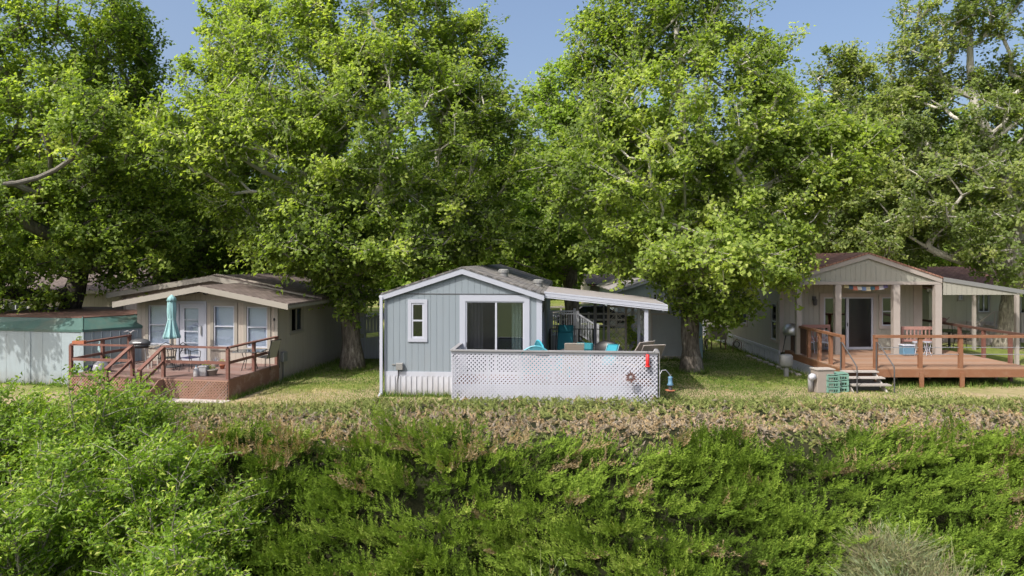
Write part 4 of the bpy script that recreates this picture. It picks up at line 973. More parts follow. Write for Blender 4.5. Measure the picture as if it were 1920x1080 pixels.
# hanging things on the lattice
def on_lat(px, py, off=0.05): u, z = on(px, py, BDV); return B.w(u, BDV-off, z)
t = thing('hummingbird_feeder', 'red hummingbird feeder hanging on the white lattice near its right end', 'bird feeder', on_lat(1213.5, 688, 0.09))
MB().lathe([(0.05, 0.05), (0.055, 0.1), (0.055, 0.36), (0.03, 0.38)], 14).build('bottle', M['red'], t, True)
MB().lathe([(0.02, 0.0), (0.075, 0.02), (0.075, 0.05), (0.05, 0.055)], 14).build('feeding_base', M['red'], t, True)
MB().tube([(0, 0, 0.38), (0, 0, 0.5), (0, 0.06, 0.53)], 0.005, 5).build('hook', M['black_metal'], t)
t = thing('metal_flower', 'dark metal flower stake leaning in front of the white lattice', 'garden ornament', on_lat(1183, 738, 0.22))
pt = MB(); c0 = Vector((-0.03, 0, 0.52))
for k in range(12):
    a = k*math.pi/6+0.1; r_ = 0.19 if k % 2 else 0.15; dx, dz = math.cos(a), math.sin(a)
    pt.add([c0+Vector((dx*0.03, -0.01, dz*0.03)), c0+Vector((dx*r_*0.6-dz*0.033, -0.045, dz*r_*0.6+dx*0.033)), c0+Vector((dx*r_, -0.02, dz*r_)), c0+Vector((dx*r_*0.6+dz*0.033, -0.045, dz*r_*0.6-dx*0.033))], [(0, 1, 2, 3)])
pt.build('petals', M['rust_metal'], t); MB().lathe([(0.01, 0), (0.04, 0.01), (0.03, 0.04)], 10, (c0.x, -0.03, c0.z-0.02)).build('flower_centre', M['steel'], t, True)
MB().tube([(0.12, 0, -0.4), (0.09, 0, 0.15), (-0.03, 0.0, 0.5)], 0.01, 6).build('stem', M['galv'], t)
t = thing('spring_hook', 'thin dark twisted wire fixed near the top of the white lattice', 'hook', on_lat(1006, 665.5, 0.02))
MB().tube([(0, 0, 0), (0.16, -0.01, 0), (0.2, -0.01, -0.015)]+[(0.2+0.02*k, -0.01, 0.012*(-1)**k-0.01) for k in range(1, 9)], 0.006, 5).build('wire', M['black_metal'], t)
potplant('red_flower_pot', 'pot of dark red flowers at the foot of the lattice right corner', on_lat(1222, 741, 0.3)[:2]+(0.20,), 0.13, 0.14, 'stone', 'leaf_grey', 30, 0.12, 'rust_metal', 15)
t = thing('shepherd_hook', 'tall double metal shepherd hook at the right end of the white lattice', 'garden hook', (*on_lat(1236, 700, 0.06)[:2], 0))
MB().tube([(0, 0, 0), (0, 0, 1.62), (-0.01, 0, 1.72), (-0.06, 0, 1.80), (-0.13, 0, 1.80), (-0.17, 0, 1.73)], 0.014, 6).build('tall_hook', M['steel'], t)
MB().tube([(0, -0.02, 0.6), (0.01, -0.02, 1.08), (0.07, -0.02, 1.19), (0.18, -0.02, 1.2), (0.27, -0.02, 1.1), (0.30, -0.02, 1.03), (0.33, -0.02, 1.06)], 0.013, 6).build('side_hook', M['steel'], t)
hx = Vector(t.location)
t = thing('bird_feeder', 'blue glass bird feeder with orange dish hanging from the metal hook', 'bird feeder', (hx.x+0.31, hx.y-0.02, 0.56))
MB().lathe([(0.02, 0.0), (0.11, 0.035), (0.15, 0.06), (0.13, 0.06)], 18).build('dish', M['terracotta'], t, True)
MB().lathe([(0.09, 0.2), (0.1, 0.21), (0.065, 0.26), (0.06, 0.40), (0.07, 0.44), (0.02, 0.46)], 16).build('bottle', M['blue_plastic'], t, True)
MB().tube([(0, 0, 0.06), (0, 0, 0.21)], 0.05, 8).build('neck', M['dark_grey'], t); MB().tube([(0, 0, 0.45), (0, 0, 0.52)], 0.006, 5).build('hanger', M['black_metal'], t)

# white porch stair beyond the deck
def porch_stair():
    Yd = 29.6; s = Yd/FPX; x0, x1, x2 = (1033-960)*s, (1083-960)*s, (1121-960)*s
    t = thing('porch_stair', 'white porch landing and stair with balusters behind the blue house deck', 'stairs', (x1, Yd, 0), 0.0)
    x0 -= x1; x2 -= x1; x1 = 0; zf = 1.12; zt = CAMH-(588-HOR)*s; ze = CAMH-(612-HOR)*s
    fl = MB().box(x0, 0, zf-0.05, x1, 1.4, zf); n = 5
    for k in range(n): a, b = x2*(k)/n, x2*(k+1)/n; z = zf-(k+1)*0.19; fl.box(a, 0.05, z-0.04, b+0.03, 1.35, z); fl.box(a, 0.06, z-0.15, a+0.02, 1.34, z+0.145)
    fl.build('steps', M['white_trim'], t)
    for yy in (0.0, 1.4):
        m = MB(); m.bar((x0, yy, zt), (x1, yy, zt), 0.07, 0.06); m.bar((x0, yy, zf+0.1), (x1, yy, zf+0.1), 0.05, 0.05)
        m.bar((x1, yy, zt), (x2, yy, ze), 0.07, 0.06); m.bar((x1, yy, zf+0.1), (x2, yy, zf+0.1-(zt-ze)), 0.05, 0.05)
        nb = 11
        for k in range(nb): x = x0+(x1-x0)*(k+0.5)/nb; m.cbox(x, yy, zf+0.1, 0.035, 0.03, zt-zf-0.1)
        for k in range(8): f_ = (k+0.6)/8.5; m.cbox(x2*f_, yy, zf+0.1-(zt-ze)*f_, 0.035, 0.03, zt-zf-0.1)
        r_ = m.build('railing', M['white_plain'], t)
        for x, zz in ((x0, zt), (x1, zt), (x2, ze)): MB().cbox(x, yy, 0, 0.1, 0.1, zz+0.12).build('newel_post', M['white_plain'], r_)
    MB().box(x0, 0.03, 0, x1-0.05, 0.06, zf-0.06).build('skirt_panel', M['white_trim'], t)
porch_stair()

# grey storage shed behind the right tree
def grey_shed():
    Y0 = 30.0; s = Y0/FPX; x0, x1 = (1217-960)*s, (1317-960)*s; W = x1-x0; zt = CAMH-(583-HOR)*s
    t = thing('grey_shed', 'pale grey shed with low roof behind the right tree trunk', 'shed', (x0, Y0, 0), 0)
    MB().box(0, 0, 0.02, W-0.28, 2.4, zt).build('wall', M['grey_shed'], t)
    MB().box(W-0.279, -0.05, 0.02, W, 2.38, zt-0.1).build('side_panel', M['aqua_shed'], t)
    f = MB(); dw = W-0.45
    f.box(0.08, -0.03, 0.12, 0.14, -0.001, zt-0.1).box(dw, -0.03, 0.12, dw+0.06, -0.001, zt-0.1).box(0.141, -0.028, zt-0.17, dw-0.001, -0.001, zt-0.1).box(0.141, -0.028, 0.12, dw-0.001, -0.001, 0.17)
    f.box(-0.05, -0.06, 0.0, W-0.28, -0.002, 0.1); d = f.build('door_frame', M['grey_trim'], t)
    h = MB()
    for z in (0.5, 1.15, 1.8): h.cbox(dw-0.06, -0.035, z, 0.05, 0.02, 0.1)
    h.build('hinge', M['black_metal'], d)
    r_ = MB(); gable_roof(r_, -0.18, W+0.15, W*0.42, zt+0.0, zt+0.0, zt+0.42, -0.12, 2.6, 0.06); r = r_.build('roof', M['shingle_grey'], t)
    MB().prism([(0, zt), (W-0.28, zt), (W*0.42, zt+0.33)], 0.0, 0.05).build('gable', M['grey_shed'], t)
    MB().lathe([(0.12, 0), (0.12, 0.12), (0.19, 0.14), (0.19, 0.27), (0.14, 0.32)], 14, (W*0.46, 0.6, zt+0.33)).build('roof_vent', M['steel'], r, True)
grey_shed()

# ================================================================== RIGHT LOT : grey house
G = Frame(11.15, 28.4, 0.0); RZ = 0.65
go = G.on
def right_house():
    t = thing('grey_house', 'grey house with gabled front porch and reddish roof behind the orange deck', 'house', G.w(0, 0), 0)
    W = 5.9; FVp = -1.35; D = 12.0
    up, zp = go(1628, 473, FVp); ul, zl = go(1477, 518, FVp); ur, zr = go(1766, 520, FVp); zl = zr = (zl+zr)/2
    zt = 3.55
    ds = (go(1544, 600, 0)[0], go(1637, 600, 0)[0], RZ+0.03, go(1600, 557, 0)[1])
    wn = (go(1653, 600, 0)[0], go(1677, 600, 0)[0], go(1660, 611, 0)[1], go(1660, 557, 0)[1])
    w_ = MB().wall(0.0, W, 0.55, zt, 0, 0.12, [ds, wn])
    sw1 = (0.35, 0.95, 1.0, 2.55); sw2 = (4.0, 5.0, 1.35, 2.5)
    q = MB().wall(0.12, D, 0.55, zt, 0.0, 0.12, [sw1, sw2]).yz(); w_.add(q.v, q.f)
    w_.box(W-0.12, 0.12, 0.55, W, D, zt); w_.box(0.12, D-0.12, 0.55, W-0.12, D, zt)
    zb = go(1600, 528, FVp)[1]
    w_.prism([(ul+0.25, zb), (ur-0.05, zb), (ur-0.05, zr-0.06), (up, zp-0.12), (ul+0.25, zl-0.04)], FVp+0.05, FVp+0.12)
    w_.build('wall', M['grey_siding'], t)
    MB().box(0.15, 3.2, RZ, W-0.15, 3.3, zt).box(0.15, 0.13, RZ, W-0.15, 3.2, RZ+0.02).build('interior', M['interior'], t)
    r_ = MB(); gable_roof(r_, ul-0.0, ur+0.02, up, zl, zr, zp, FVp-0.06, D+0.3, 0.06); r = r_.build('roof', M['shingle_red'], t)
    f = MB(); fascia(f, ul+0.02, zl-0.045, up, zp-0.045, ur, zr-0.045, FVp, 0.2); f.box(ul+0.01, FVp+0.0, zl-0.22, ul+0.04, D+0.2, zl-0.055)
    f.build('fascia', M['grey_trim'], r)
    c = MB().box(ul+0.05, FVp+0.1, zl-0.26, ur-0.06, 0.0-0.01, zl-0.22).build('porch_ceiling', M['grey_trim'], t)
    MB().box(ul+0.12, FVp-0.01, zb-0.12, ur-0.02, FVp+0.10, zb).build('porch_beam', M['grey_trim'], t)
    sx, sz = go(1556, 480, 1.2); MB().box(1.2, 1.4, zl+(zp-zl)*(1.2-ul)/(up-ul)+0.02, 1.9, 2.3, zl+(zp-zl)*(1.5-ul)/(up-ul)+0.14).build('skylight', M['white_metal'], r)
    # porch columns standing on the deck
    for px, wd in ((1497, 0.2), (1570, 0.24), (1679, 0.26), (1757, 0.26)):
        u = go(px, 600, FVp+0.05)[0]
        MB().cbox(u, FVp+0.05, RZ+0.002, wd, wd*0.8, zb-0.13-RZ).build('porch_column', M['grey_trim'], t)
    MB().box(-0.03, -0.03, 0.55, 0.14, 0.0, zt-0.02).box(-0.03, 0, 0.55, 0.0, 0.14, zt-0.02).build('corner_trim', M['grey_trim'], t); MB().box(W-0.35, -0.03, RZ, W, 0.0, zt-0.02).build('corner_trim', M['grey_trim'], t)
    # white skirting along the left side, with its drip band
    s = MB(); y = 0.0; k = 0
    while y < D: d = 0.02 if k % 2 else 0; s.box(-0.03-d, y, -0.15, 0.02, y+0.15, 0.50); y += 0.15; k += 1
    s.build('skirting', M['white_metal'], t); MB().box(-0.09, -0.05, 0.50, -0.002, D, 0.62).build('drip_band', M['white_trim'], t)
    window_unit(t, *sw1, 0.0, 0.1, 0.05, 'hung', 'grey_trim', 'white_metal', 'glass_dark', None, side=-1, label='tall side window near the front corner')
    window_unit(t, *sw2, 0.0, 0.1, 0.05, 'hung', 'grey_trim', 'white_metal', 'glass_dark', None, side=-1)
    window_unit(t, *wn, 0.0, 0.12, 0.05, 'hung', 'grey_trim', 'white_trim', 'glass_dark')
    a, b, z0, z1 = ds; d = MB(); d.box(a-0.16, -0.03, z0, a, 0, z1+0.16).box(b, -0.03, z0, b+0.12, 0, z1+0.16).box(a, -0.03, z1, b, 0, z1+0.16)
    dr = d.build('sliding_door', M['grey_trim'], t); um = go(1589, 600, 0)[0]; f = MB(); fw = 0.07
    f.box(a, -0.01, z1-0.06, b, 0.08, z1).box(a, -0.01, z0, b, 0.08, z0+0.09).box(a, -0.01, z0+0.09, a+fw, 0.08, z1-0.06).box(b-fw, -0.01, z0+0.09, b, 0.08, z1-0.06).box(um-0.06, -0.02, z0+0.09, um+0.05, 0.07, z1-0.06)
    f.build('frame', M['white_metal'], dr); MB().box(a+fw, 0.04, z0+0.09, um-0.06, 0.045, z1-0.06).build('pane', M['glass_dark'], dr); MB().box(um+0.05, 0.03, z0+0.09, b-fw, 0.033, z1-0.06).build('screen_pane', M['screen'], dr)
    MB().box(um-0.03, -0.04, z0+0.95, um+0.01, -0.021, z0+1.1).build('handle', M['black_metal'], dr)
    lx, lz = go(1526, 561, 0); l = MB(); l.box(lx-0.07, -0.06, lz-0.05, lx+0.07, 0, lz+0.12).lathe([(0.04, -0.25), (0.08, -0.22), (0.09, -0.02), (0.05, 0.03)], 10, (lx, -0.13, lz)); l.build('wall_lamp', M['dark_grey'], t)
    return up, zr, ur, FVp, W
RUP, RZR, RUR, RFV, RW = right_house()

def right_deck():
    z = RZ; u0, v0 = G.gr(1565, 690, z); v0 = G.gr(1700, 691, z)[1]; u1 = 18.1-G.x; vb = -0.02
    u0 = 11.37-G.x
    t = thing('orange_deck', 'orange stained timber deck with rails and open posts before the grey house', 'deck', G.w(u0, v0), 0)
    W, D = u1-u0, vb-v0; X = lambda px: go(px, 690, v0)[0]-u0
    fl = MB(); x = 0.0
    y = 0.0
    while y < D-0.01: fl.box(-0.02, y, z-0.035, W, min(y+0.138, D), z); y += 0.143
    fl.build('floor', M['orange_deck'], t)
    sA, sB = X(1573), X(1641)
    fr = MB(); fr.box(-0.02, 0.0, z-0.30, W, 0.04, z-0.037); fr.box(-0.02, 0.041, z-0.28, 0.02, D, z-0.037); fr.box(W-0.04, 0.041, z-0.28, W, D, z-0.037)
    for k in range(12): x = 0.1+(W-0.2)*k/11; fr.box(x-0.02, 0.05, z-0.22, x+0.02, D-0.02, z-0.04)
    fr.build('frame', M['orange_wood'], t)
    us = MB()
    for yy in (1.6, 3.2):
        for k in range(6): us.cbox(0.3+(W-0.6)*k/5, yy, -0.1, 0.09, 0.09, z-0.14)
    us.build('under_post', M['grey_wood'], t)
    cs = MB(); 
    for k in range(9): cs.box(-0.05, -0.02, -0.12+k*0.055, -0.021, D+0.1, -0.12+k*0.055+0.046)
    cs.build('side_skirt', M['white_metal'], t)
    top = z+1.1
    F = MB(); F.bar((sB-0.02, 0.06, top), (W+0.05, 0.06, top), 0.16, 0.09); F.build('railing', M['orange_wood'], t)
    c = MB()
    for zz in (z+0.72, z+0.48): c.tube([(sB, 0.06, zz), (W, 0.06, zz)], 0.012, 5)
    c.build('cable', M['steel'], t)
    F = MB(); F.bar((0.05, 0.02, top), (0.05, D-0.4, top), 0.15, 0.085); F.build('railing', M['orange_wood'], t)
    F = MB(); F.box(0.04, D-1.9, z+0.05, 0.08, D-0.42, top-0.06); F.build('solid_panel', M['dark_wood'], t)
    F = MB(); F.bar((W-0.05, 0.15, top), (W-0.05, D+2.6, top), 0.15, 0.085); F.build('railing', M['dark_wood'], t)
    pl = [(X(1727), 0.06), (X(1803), 0.06), (sB+0.04, 0.06), (W-0.2, 0.06)]
    for x, y in pl: MB().cbox(x, y, z, 0.13, 0.1, 1.06).cbox(x, -0.03, -0.12, 0.14, 0.058, z-0.02).build('post', M['orange_wood'], t)
    for y in (0.06, 0.95, 1.85, 2.75): MB().cbox(0.06, y, z, 0.11, 0.12, 1.06).build('post', M['orange_wood'], t)
    for y in (1.2, 2.6, 4.0, 5.6): MB().cbox(W-0.05, y, 0, 0.11, 0.11, top-0.05).build('post', M['brown_wood'], t)
    # entry steps
    st = MB(); dx0, dx1 = sA+0.02, sB-0.05
    for k in range(3): zz = z-0.02-k*0.19 if k else z-0.05; st.box(dx0, -0.30*(k+0)-0.30, zz-0.045, dx1+0.02+0.05*k, -0.30*k-0.02, zz)
    for x in (dx0+0.03, dx1-0.03): st.bar((x, -0.02, z-0.12), (x, -0.95, -0.1), 0.04, 0.16)
    sr = st.build('steps', M['grey_wood'], t)
    MB().box(dx0+0.1, -0.55, -0.1, dx1-0.1, -0.05, z-0.40).build('step_box', M['dark_grey'], sr)
    for x in (dx0+0.03, dx1+0.08):
        MB().tube([(x, -0.02, z-0.3), (x, -0.02, top-0.18), (x+0.02, -0.1, top-0.2), (x+0.06, -1.0, z+0.22), (x+0.06, -1.02, z+0.05), (x+0.06, -1.02, -0.1)], 0.022, 6).build('handrail', M['dark_grey'], sr)
    return u0, v0, W, D
RU0, RV0, RDW, RDD = right_deck()

def right_awning():
    t = thing('awning', 'low flat awning sloping away from the right side of the grey house porch', 'awning', G.w(RUR, RFV), 0)
    u1 = go(1925, 545, RFV)[0]-RUR; z1 = go(1925, 545, RFV)[1]; z0 = RZR-0.02; d = 6.5
    MB().slabquad((0.05, 0, z0), (u1, 0, z1), (u1, d, z1), (0.05, d, z0), 0.06).build('roof_sheet', M['carport_roof'], t)
    f = MB().prism([(0.04, z0+0.01), (u1, z1+0.01), (u1, z1-0.15), (0.04, z0-0.16)], -0.04, -0.005); f.build('fascia', M['galv'], t)
    MB().prism([(0.06, z0-0.17), (u1-0.1, z1-0.16), (0.06, z1-0.17)], 0.0, 0.03).build('end_panel', M['grey_siding'], t)
    for u, v in ((go(1908, 600, 0.0)[0]-RUR, 1.4), (go(1825, 600, 5.0)[0]-RUR, 6.3)):
        zz = z0+(z1-z0)*u/u1-0.08; MB().cbox(u, v, 0, 0.13, 0.13, zz).build('post', M['grey_trim'], t)
    MB().bar((0.06, 5.0, z0-0.2), (u1-0.1, 5.0, z1-0.12), 0.08, 0.14).build('beam', M['dark_wood'], t)
right_awning()

def RP(px, v, z=RZ): return G.w(go(px, 650, v)[0], v, z)
# prayer flags
t = thing('flag_bunting', 'string of small faded coloured flags under the porch gable', 'bunting', G.w(0, RFV+0.16))
cols = [(0.45, 0.42, 0.25), (0.05, 0.09, 0.14), (0.40, 0.14, 0.10), (0.5, 0.5, 0.47), (0.13, 0.2, 0.35), (0.46, 0.42, 0.3), (0.04, 0.12, 0.17), (0.35, 0.12, 0.08), (0.46, 0.46, 0.5), (0.14, 0.13, 0.28)]
pts = []
for k in range(21):
    f_ = k/20; u, z = go(1583+(1664-1583)*f_, 533+4.5*math.sin(math.pi*f_), RFV+0.16); pts.append((u, 0, z))
MB().tube(pts, 0.006, 5).build('string', M['dark_grey'], t)
for k, c in enumerate(cols):
    m = paint('flag_cloth', c, 0.9, 0.1, 0.1); a, b = Vector(pts[2*k]), Vector(pts[2*k+2]); a = a.lerp(b, 0.04); h = 0.13+0.02*(k % 3)
    MB().add([a, b, b+Vector((0.01, -0.03, -h)), a+Vector((-0.01, 0.02, -h-0.01))], [(0, 1, 2, 3)]).build('flag', m, t)
def slat_bench(label, loc, w=1.35, rz=0):
    t = thing('slatted_bench', label, 'bench', loc, rz)
    b = MB(); b.bar((-w/2, 0.2, 1.0), (w/2, 0.2, 1.0), 0.04, 0.13); b.bar((-w/2, 0.2, 0.5), (w/2, 0.2, 0.5), 0.04, 0.08)
    n = int(w/0.14)
    for k in range(n): x = -w/2+w*(k+0.5)/n; b.box(x-0.025, 0.19, 0.54, x+0.025, 0.21, 0.935)
    b.build('backrest', M['mauve_wood'], t)
    s = MB(); [s.box(-w/2, -0.28+k*0.11, 0.42, w/2, -0.19+k*0.11, 0.445) for k in range(4)]; s.build('seat', M['mauve_wood'], t)
    for sx in (-1, 1):
        MB().box(sx*w/2, -0.28, 0.62, sx*(w/2-0.08), 0.2, 0.65).build('armrest', M['mauve_wood'], t)
        for y in (-0.26, 0.18): MB().cbox(sx*(w/2-0.04), y, 0, 0.06, 0.06, 0.62 if y < 0 else 1.0).build('leg', M['mauve_wood'], t)
slat_bench('faded red slatted bench back between the two right porch columns', RP(1716, -0.75), 1.35, 3.14)
slat_bench('faded red slatted bench against the grey wall left of the sliding door', RP(1532, -0.35), 1.25, 0.0)
t = thing('cooler', 'blue plastic cooler below the red bench on the orange deck', 'cooler', RP(1702, -1.55)); MB().box(-0.26, -0.16, 0, 0.2, 0.16, 0.36).build('cooler_body', M['blue_plastic'], t, bevel=0.03); MB().box(-0.275, -0.175, 0.362, 0.215, 0.175, 0.42).build('lid', M['white_metal'], t, bevel=0.02)
def white_chair(label, loc, rz, mat='white_metal'):
    t = thing('white_chair', label, 'chair', loc, rz)
    MB().cbox(0, 0, 0.42, 0.42, 0.42, 0.03).build('seat', M[mat], t, bevel=0.01)
    b = MB(); [b.cbox(-0.16+k*0.08, 0.21, 0.45, 0.03, 0.025, 0.42) for k in range(5)]; b.tube([(-0.22, 0.21, 0.45), (-0.21, 0.22, 0.8), (-0.1, 0.22, 0.9), (0.1, 0.22, 0.9), (0.21, 0.22, 0.8), (0.22, 0.21, 0.45)], 0.015, 6); b.build('backrest', M[mat], t)
    for sx in (-1, 1):
        MB().tube([(sx*0.22, 0.2, 0.66), (sx*0.25, -0.05, 0.67), (sx*0.22, -0.2, 0.44)], 0.013, 6).build('armrest', M[mat], t)
        for sy in (-1, 1): MB().tube([(sx*0.19, sy*0.19, 0.42), (sx*0.22, sy*0.22, 0)], 0.015, 6).build('leg', M[mat], t)
white_chair('white metal chair behind the left orange rail, nearer the grey wall', RP(1512, -0.9), 0.4)
white_chair('white metal chair behind the left orange rail, nearer the sliding door', RP(1545, -1.0), -0.6)
for k, (px, lab) in enumerate(((1719, 'white wrought garden stand beside the blue cooler'), (1739, 'white wrought garden stand beside the right porch column'))):
    t = thing('garden_stand', lab, 'plant stand', RP(px, -1.62), 0.3*k)
    s = MB(); [s.tube([(0.14*math.cos(a), 0.14*math.sin(a), 0), (0.06*math.cos(a), 0.06*math.sin(a), 0.2), (0.13*math.cos(a), 0.13*math.sin(a), 0.52)], 0.014, 5) for a in (0.5, 2.1, 3.6, 5.2)]; s.build('legs', M['white_metal'], t)
    MB().lathe([(0.15, 0.5), (0.16, 0.54), (0.15, 0.54)], 16).build('top', M['white_metal'], t)
t = thing('grill_cover', 'silver domed kettle grill showing above the left rail by the corner', 'grill', RP(1484, -0.9)); MB().lathe([(0.3, 0.72), (0.34, 0.85), (0.32, 1.0), (0.2, 1.14), (0.03, 1.18)], 20).build('lid', M['steel'], t, True)
for a in (0.5, 2.6, 4.7): MB().tube([(0.2*math.cos(a), 0.2*math.sin(a), 0.75), (0.34*math.cos(a), 0.34*math.sin(a), 0)], 0.015, 6).build('leg', M['black_metal'], t)
def dark_set(label, loc):
    t = thing('dark_table', label, 'table', loc); MB().lathe([(0.75, 0.70), (0.76, 0.73)], 26).build('table_top', M['black_metal'], t)
    MB().tube([(0, 0, 0), (0, 0, 0.7)], 0.05).build('pedestal', M['black_metal'], t)
    for k in range(3): a = k*2.1; MB().tube([(0, 0, 0.15), (0.4*math.cos(a), 0.4*math.sin(a), 0.01)], 0.02, 6).build('foot', M['black_metal'], t)
dark_set('black round table in the shade right of the last porch column', G.w(go(1780, 650, 0.9)[0], 0.9, RZ-0.02))
iron_chair('black iron chair in the shade beside the black round table', G.w(go(1800, 650, 0.4)[0], 0.4, RZ-0.02), 1.0)
MBs = MB().box(0, 0, 0, 3.4, 4.6, RZ-0.03); o = MBs.build('side_patio', M['concrete'], None, loc=(RU0+G.x+RDW-3.4-0.1, G.y+0.02, 0)); o['kind'] = 'structure'
t = thing('watering_can', 'small red watering can on the dark rail by the shaded table', 'watering can', G.w(RU0+RDW-0.05, 0.15, RZ+1.145))
MB().lathe([(0.1, 0), (0.11, 0.15), (0.06, 0.18)], 12).build('can_body', M['rust_metal'], t, True); MB().tube([(0.09, 0, 0.05), (0.24, 0, 0.2)], 0.015, 6).build('spout', M['rust_metal'], t); MB().tube([(-0.08, 0, 0.05), (-0.18, 0, 0.12), (-0.05, 0, 0.2)], 0.01, 6).build('handle', M['rust_metal'], t)

# things on the ground by the right deck
def gp(px, py, z=0.0): u, v = G.gr(px, py, z); return G.w(u, v, z)
t = thing('utility_pedestal', 'grey domed utility meter on a short post beside the white skirting', 'utility meter', (*gp(1474, 706)[:2], -0.05))
MB().cbox(0, 0, 0, 0.14, 0.12, 0.5).build('post', M['galv'], t); MB().lathe([(0.2, 0.42), (0.25, 0.5), (0.25, 0.82), (0.2, 0.88), (0.05, 0.9)], 18, sy=0.7).build('meter_head', M['galv'], t, True)
t = thing('pipe_box', 'weathered wooden box beside the green crates at the deck corner', 'box', (*gp(1542, 735)[:2], 0.0), 0.1)
MB().box(-0.3, -0.2, 0, 0.3, 0.2, 0.76).build('box_body', M['concrete'], t, bevel=0.015); MB().box(-0.33, -0.23, 0.762, 0.33, 0.23, 0.79).build('lid', M['grey_wood'], t)
t = thing('white_pipe', 'white plastic pipe elbow standing beside the wooden box', 'pipe', (*gp(1520, 735)[:2], 0.0))
MB().tube([(0, 0, 0), (0, 0, 0.42), (-0.02, -0.06, 0.52), (-0.04, -0.2, 0.54)], 0.09, 14).build('pipe_body', M['white_plain'], t, True); MB().tube([(-0.04, -0.19, 0.54), (-0.042, -0.27, 0.54)], 0.115, 16).build('collar', M['white_plain'], t, True)
def crate(label, loc, n, rz):
    t = thing('plastic_crate', label, 'crate', loc, rz)
    for k in range(n):
        z = k*0.2; c = MB(); c.box(-0.21, -0.2, z, 0.21, 0.2, z+0.025)
        for a in (-0.2, 0.2): c.box(-0.21, a-0.012, z+0.12, 0.21, a+0.012, z+0.17); c.box(a-0.012, -0.188, z+0.12, a+0.012, 0.188, z+0.17)
        for sx in (-1, 1):
            for sy in (-1, 1): c.cbox(sx*0.2, sy*0.19, z+0.025, 0.05, 0.05, 0.165)
        for sx in range(5): c.cbox(-0.16+sx*0.08, -0.2, z+0.025, 0.02, 0.015, 0.1)
        c.build('tier', M['green_plastic'], t)
    MB().box(-0.215, -0.205, n*0.2, 0.215, 0.205, n*0.2+0.02).build('lid', M['green_plastic'], t)
crate('green plastic crate stack beside the wooden box', (*gp(1556, 735)[:2], 0.0), 3, 0.1)
crate('green plastic crate stack nearest the deck steps', (*gp(1574, 733)[:2], 0.0), 3, -0.1)
t = thing('planter_tub', 'dark round tub behind the green crates under the deck corner', 'tub', (*gp(1563, 712)[:2], 0.0)); MB().lathe([(0.2, 0), (0.27, 0.42), (0.29, 0.44), (0.25, 0.44)], 18).build('tub_body', M['navy_cloth'], t, True); MB().lathe([(0.24, 0.36), (0.02, 0.38)], 14).build('soil', M['dark_wood'], t)
# air conditioner and hose rack beyond the tree
t = thing('cooler_box', 'tan slatted air cooler on a metal stand beside the white skirting', 'air cooler', (10.05, 33.6, 0), 0.15)
MB().box(-0.42, -0.3, 0.5, 0.42, 0.3, 1.08).build('cabinet', M['tan_siding'], t, bevel=0.02); MB().box(-0.46, -0.34, 1.082, 0.46, 0.34, 1.14).build('lid', M['grey_trim'], t)
s = MB(); [s.box(-0.38, -0.32, 0.56+k*0.07, 0.38, -0.301, 0.59+k*0.07) for k in range(7)]; s.build('louvre', M['grey_trim'], t)
for sx in (-1, 1):
    for sy in (-1, 1): MB().cbox(sx*0.36, sy*0.25, 0, 0.04, 0.04, 0.5).build('leg', M['rust_metal'], t)
t = thing('bicycle', 'old rusty bicycle parked between the tree and the air cooler', 'bicycle', (9.35, 33.0, 0), 1.15)
for x in (-0.5, 0.5):
    w_ = MB().tube([(x+0.33*math.cos(k*math.pi/10), 0, 0.34+0.33*math.sin(k*math.pi/10)) for k in range(21)], 0.02, 6).build('tyre', M['black_metal'], t)
    q = MB(); [q.tube([(x, 0, 0.34), (x+0.32*math.cos(k*math.pi/5), 0, 0.34+0.32*math.sin(k*math.pi/5))], 0.004, 4) for k in range(10)]; q.build('spokes', M['steel'], w_)
MB().tube([(-0.5, 0, 0.34), (-0.1, 0, 0.32), (0.4, 0, 0.75), (-0.2, 0, 0.78), (-0.1, 0, 0.32)], 0.018, 6).tube([(-0.5, 0, 0.34), (-0.2, 0, 0.78), (-0.22, 0, 0.92)], 0.014, 6).tube([(0.5, 0, 0.34), (0.4, 0, 0.75), (0.37, 0, 0.98)], 0.016, 6).build('frame', M['rust_metal'], t)
MB().lathe([(0.02, 0), (0.1, 0.02), (0.09, 0.06)], 10, (-0.24, 0, 0.92), 1.4, 0.8).build('saddle', M['black_metal'], t, True); MB().tube([(0.3, -0.25, 1.0), (0.38, 0, 0.98), (0.3, 0.25, 1.0)], 0.013, 6).build('handlebar', M['steel'], t)
t = thing('hose_reel', 'thin metal hose hoop rack beside the air cooler', 'hose rack', (10.75, 32.6, 0), 0)
MB().tube([(-0.2, 0, 0), (-0.2, 0, 0.45), (0, 0, 0.62), (0.2, 0, 0.45), (0.2, 0, 0)], 0.018, 6).build('stand', M['rust_metal'], t); MB().tube([(0.14*math.cos(k*.5), 0.03*k/10, 0.35+0.14*math.sin(k*.5)) for k in range(40)], 0.014, 5).build('hose', M['dark_grey'], t)
# concrete blocks edging the left-side bed of the grey house
for k in range(9):
    o = MB().box(-0.16, -0.09, -0.02, 0.16, 0.09, 0.07).build('edging_stone', M['stone'], None, loc=(10.9-0.02*k+0.04*(k % 2), 26.0+k*0.62, 0), bevel=0.02); o.rotation_euler[2] = 1.4+0.1*(k % 3)
    tag(o, 'pale flat edging stone in the row along the white skirting', 'edging stone', 'edging stones along the white skirting')

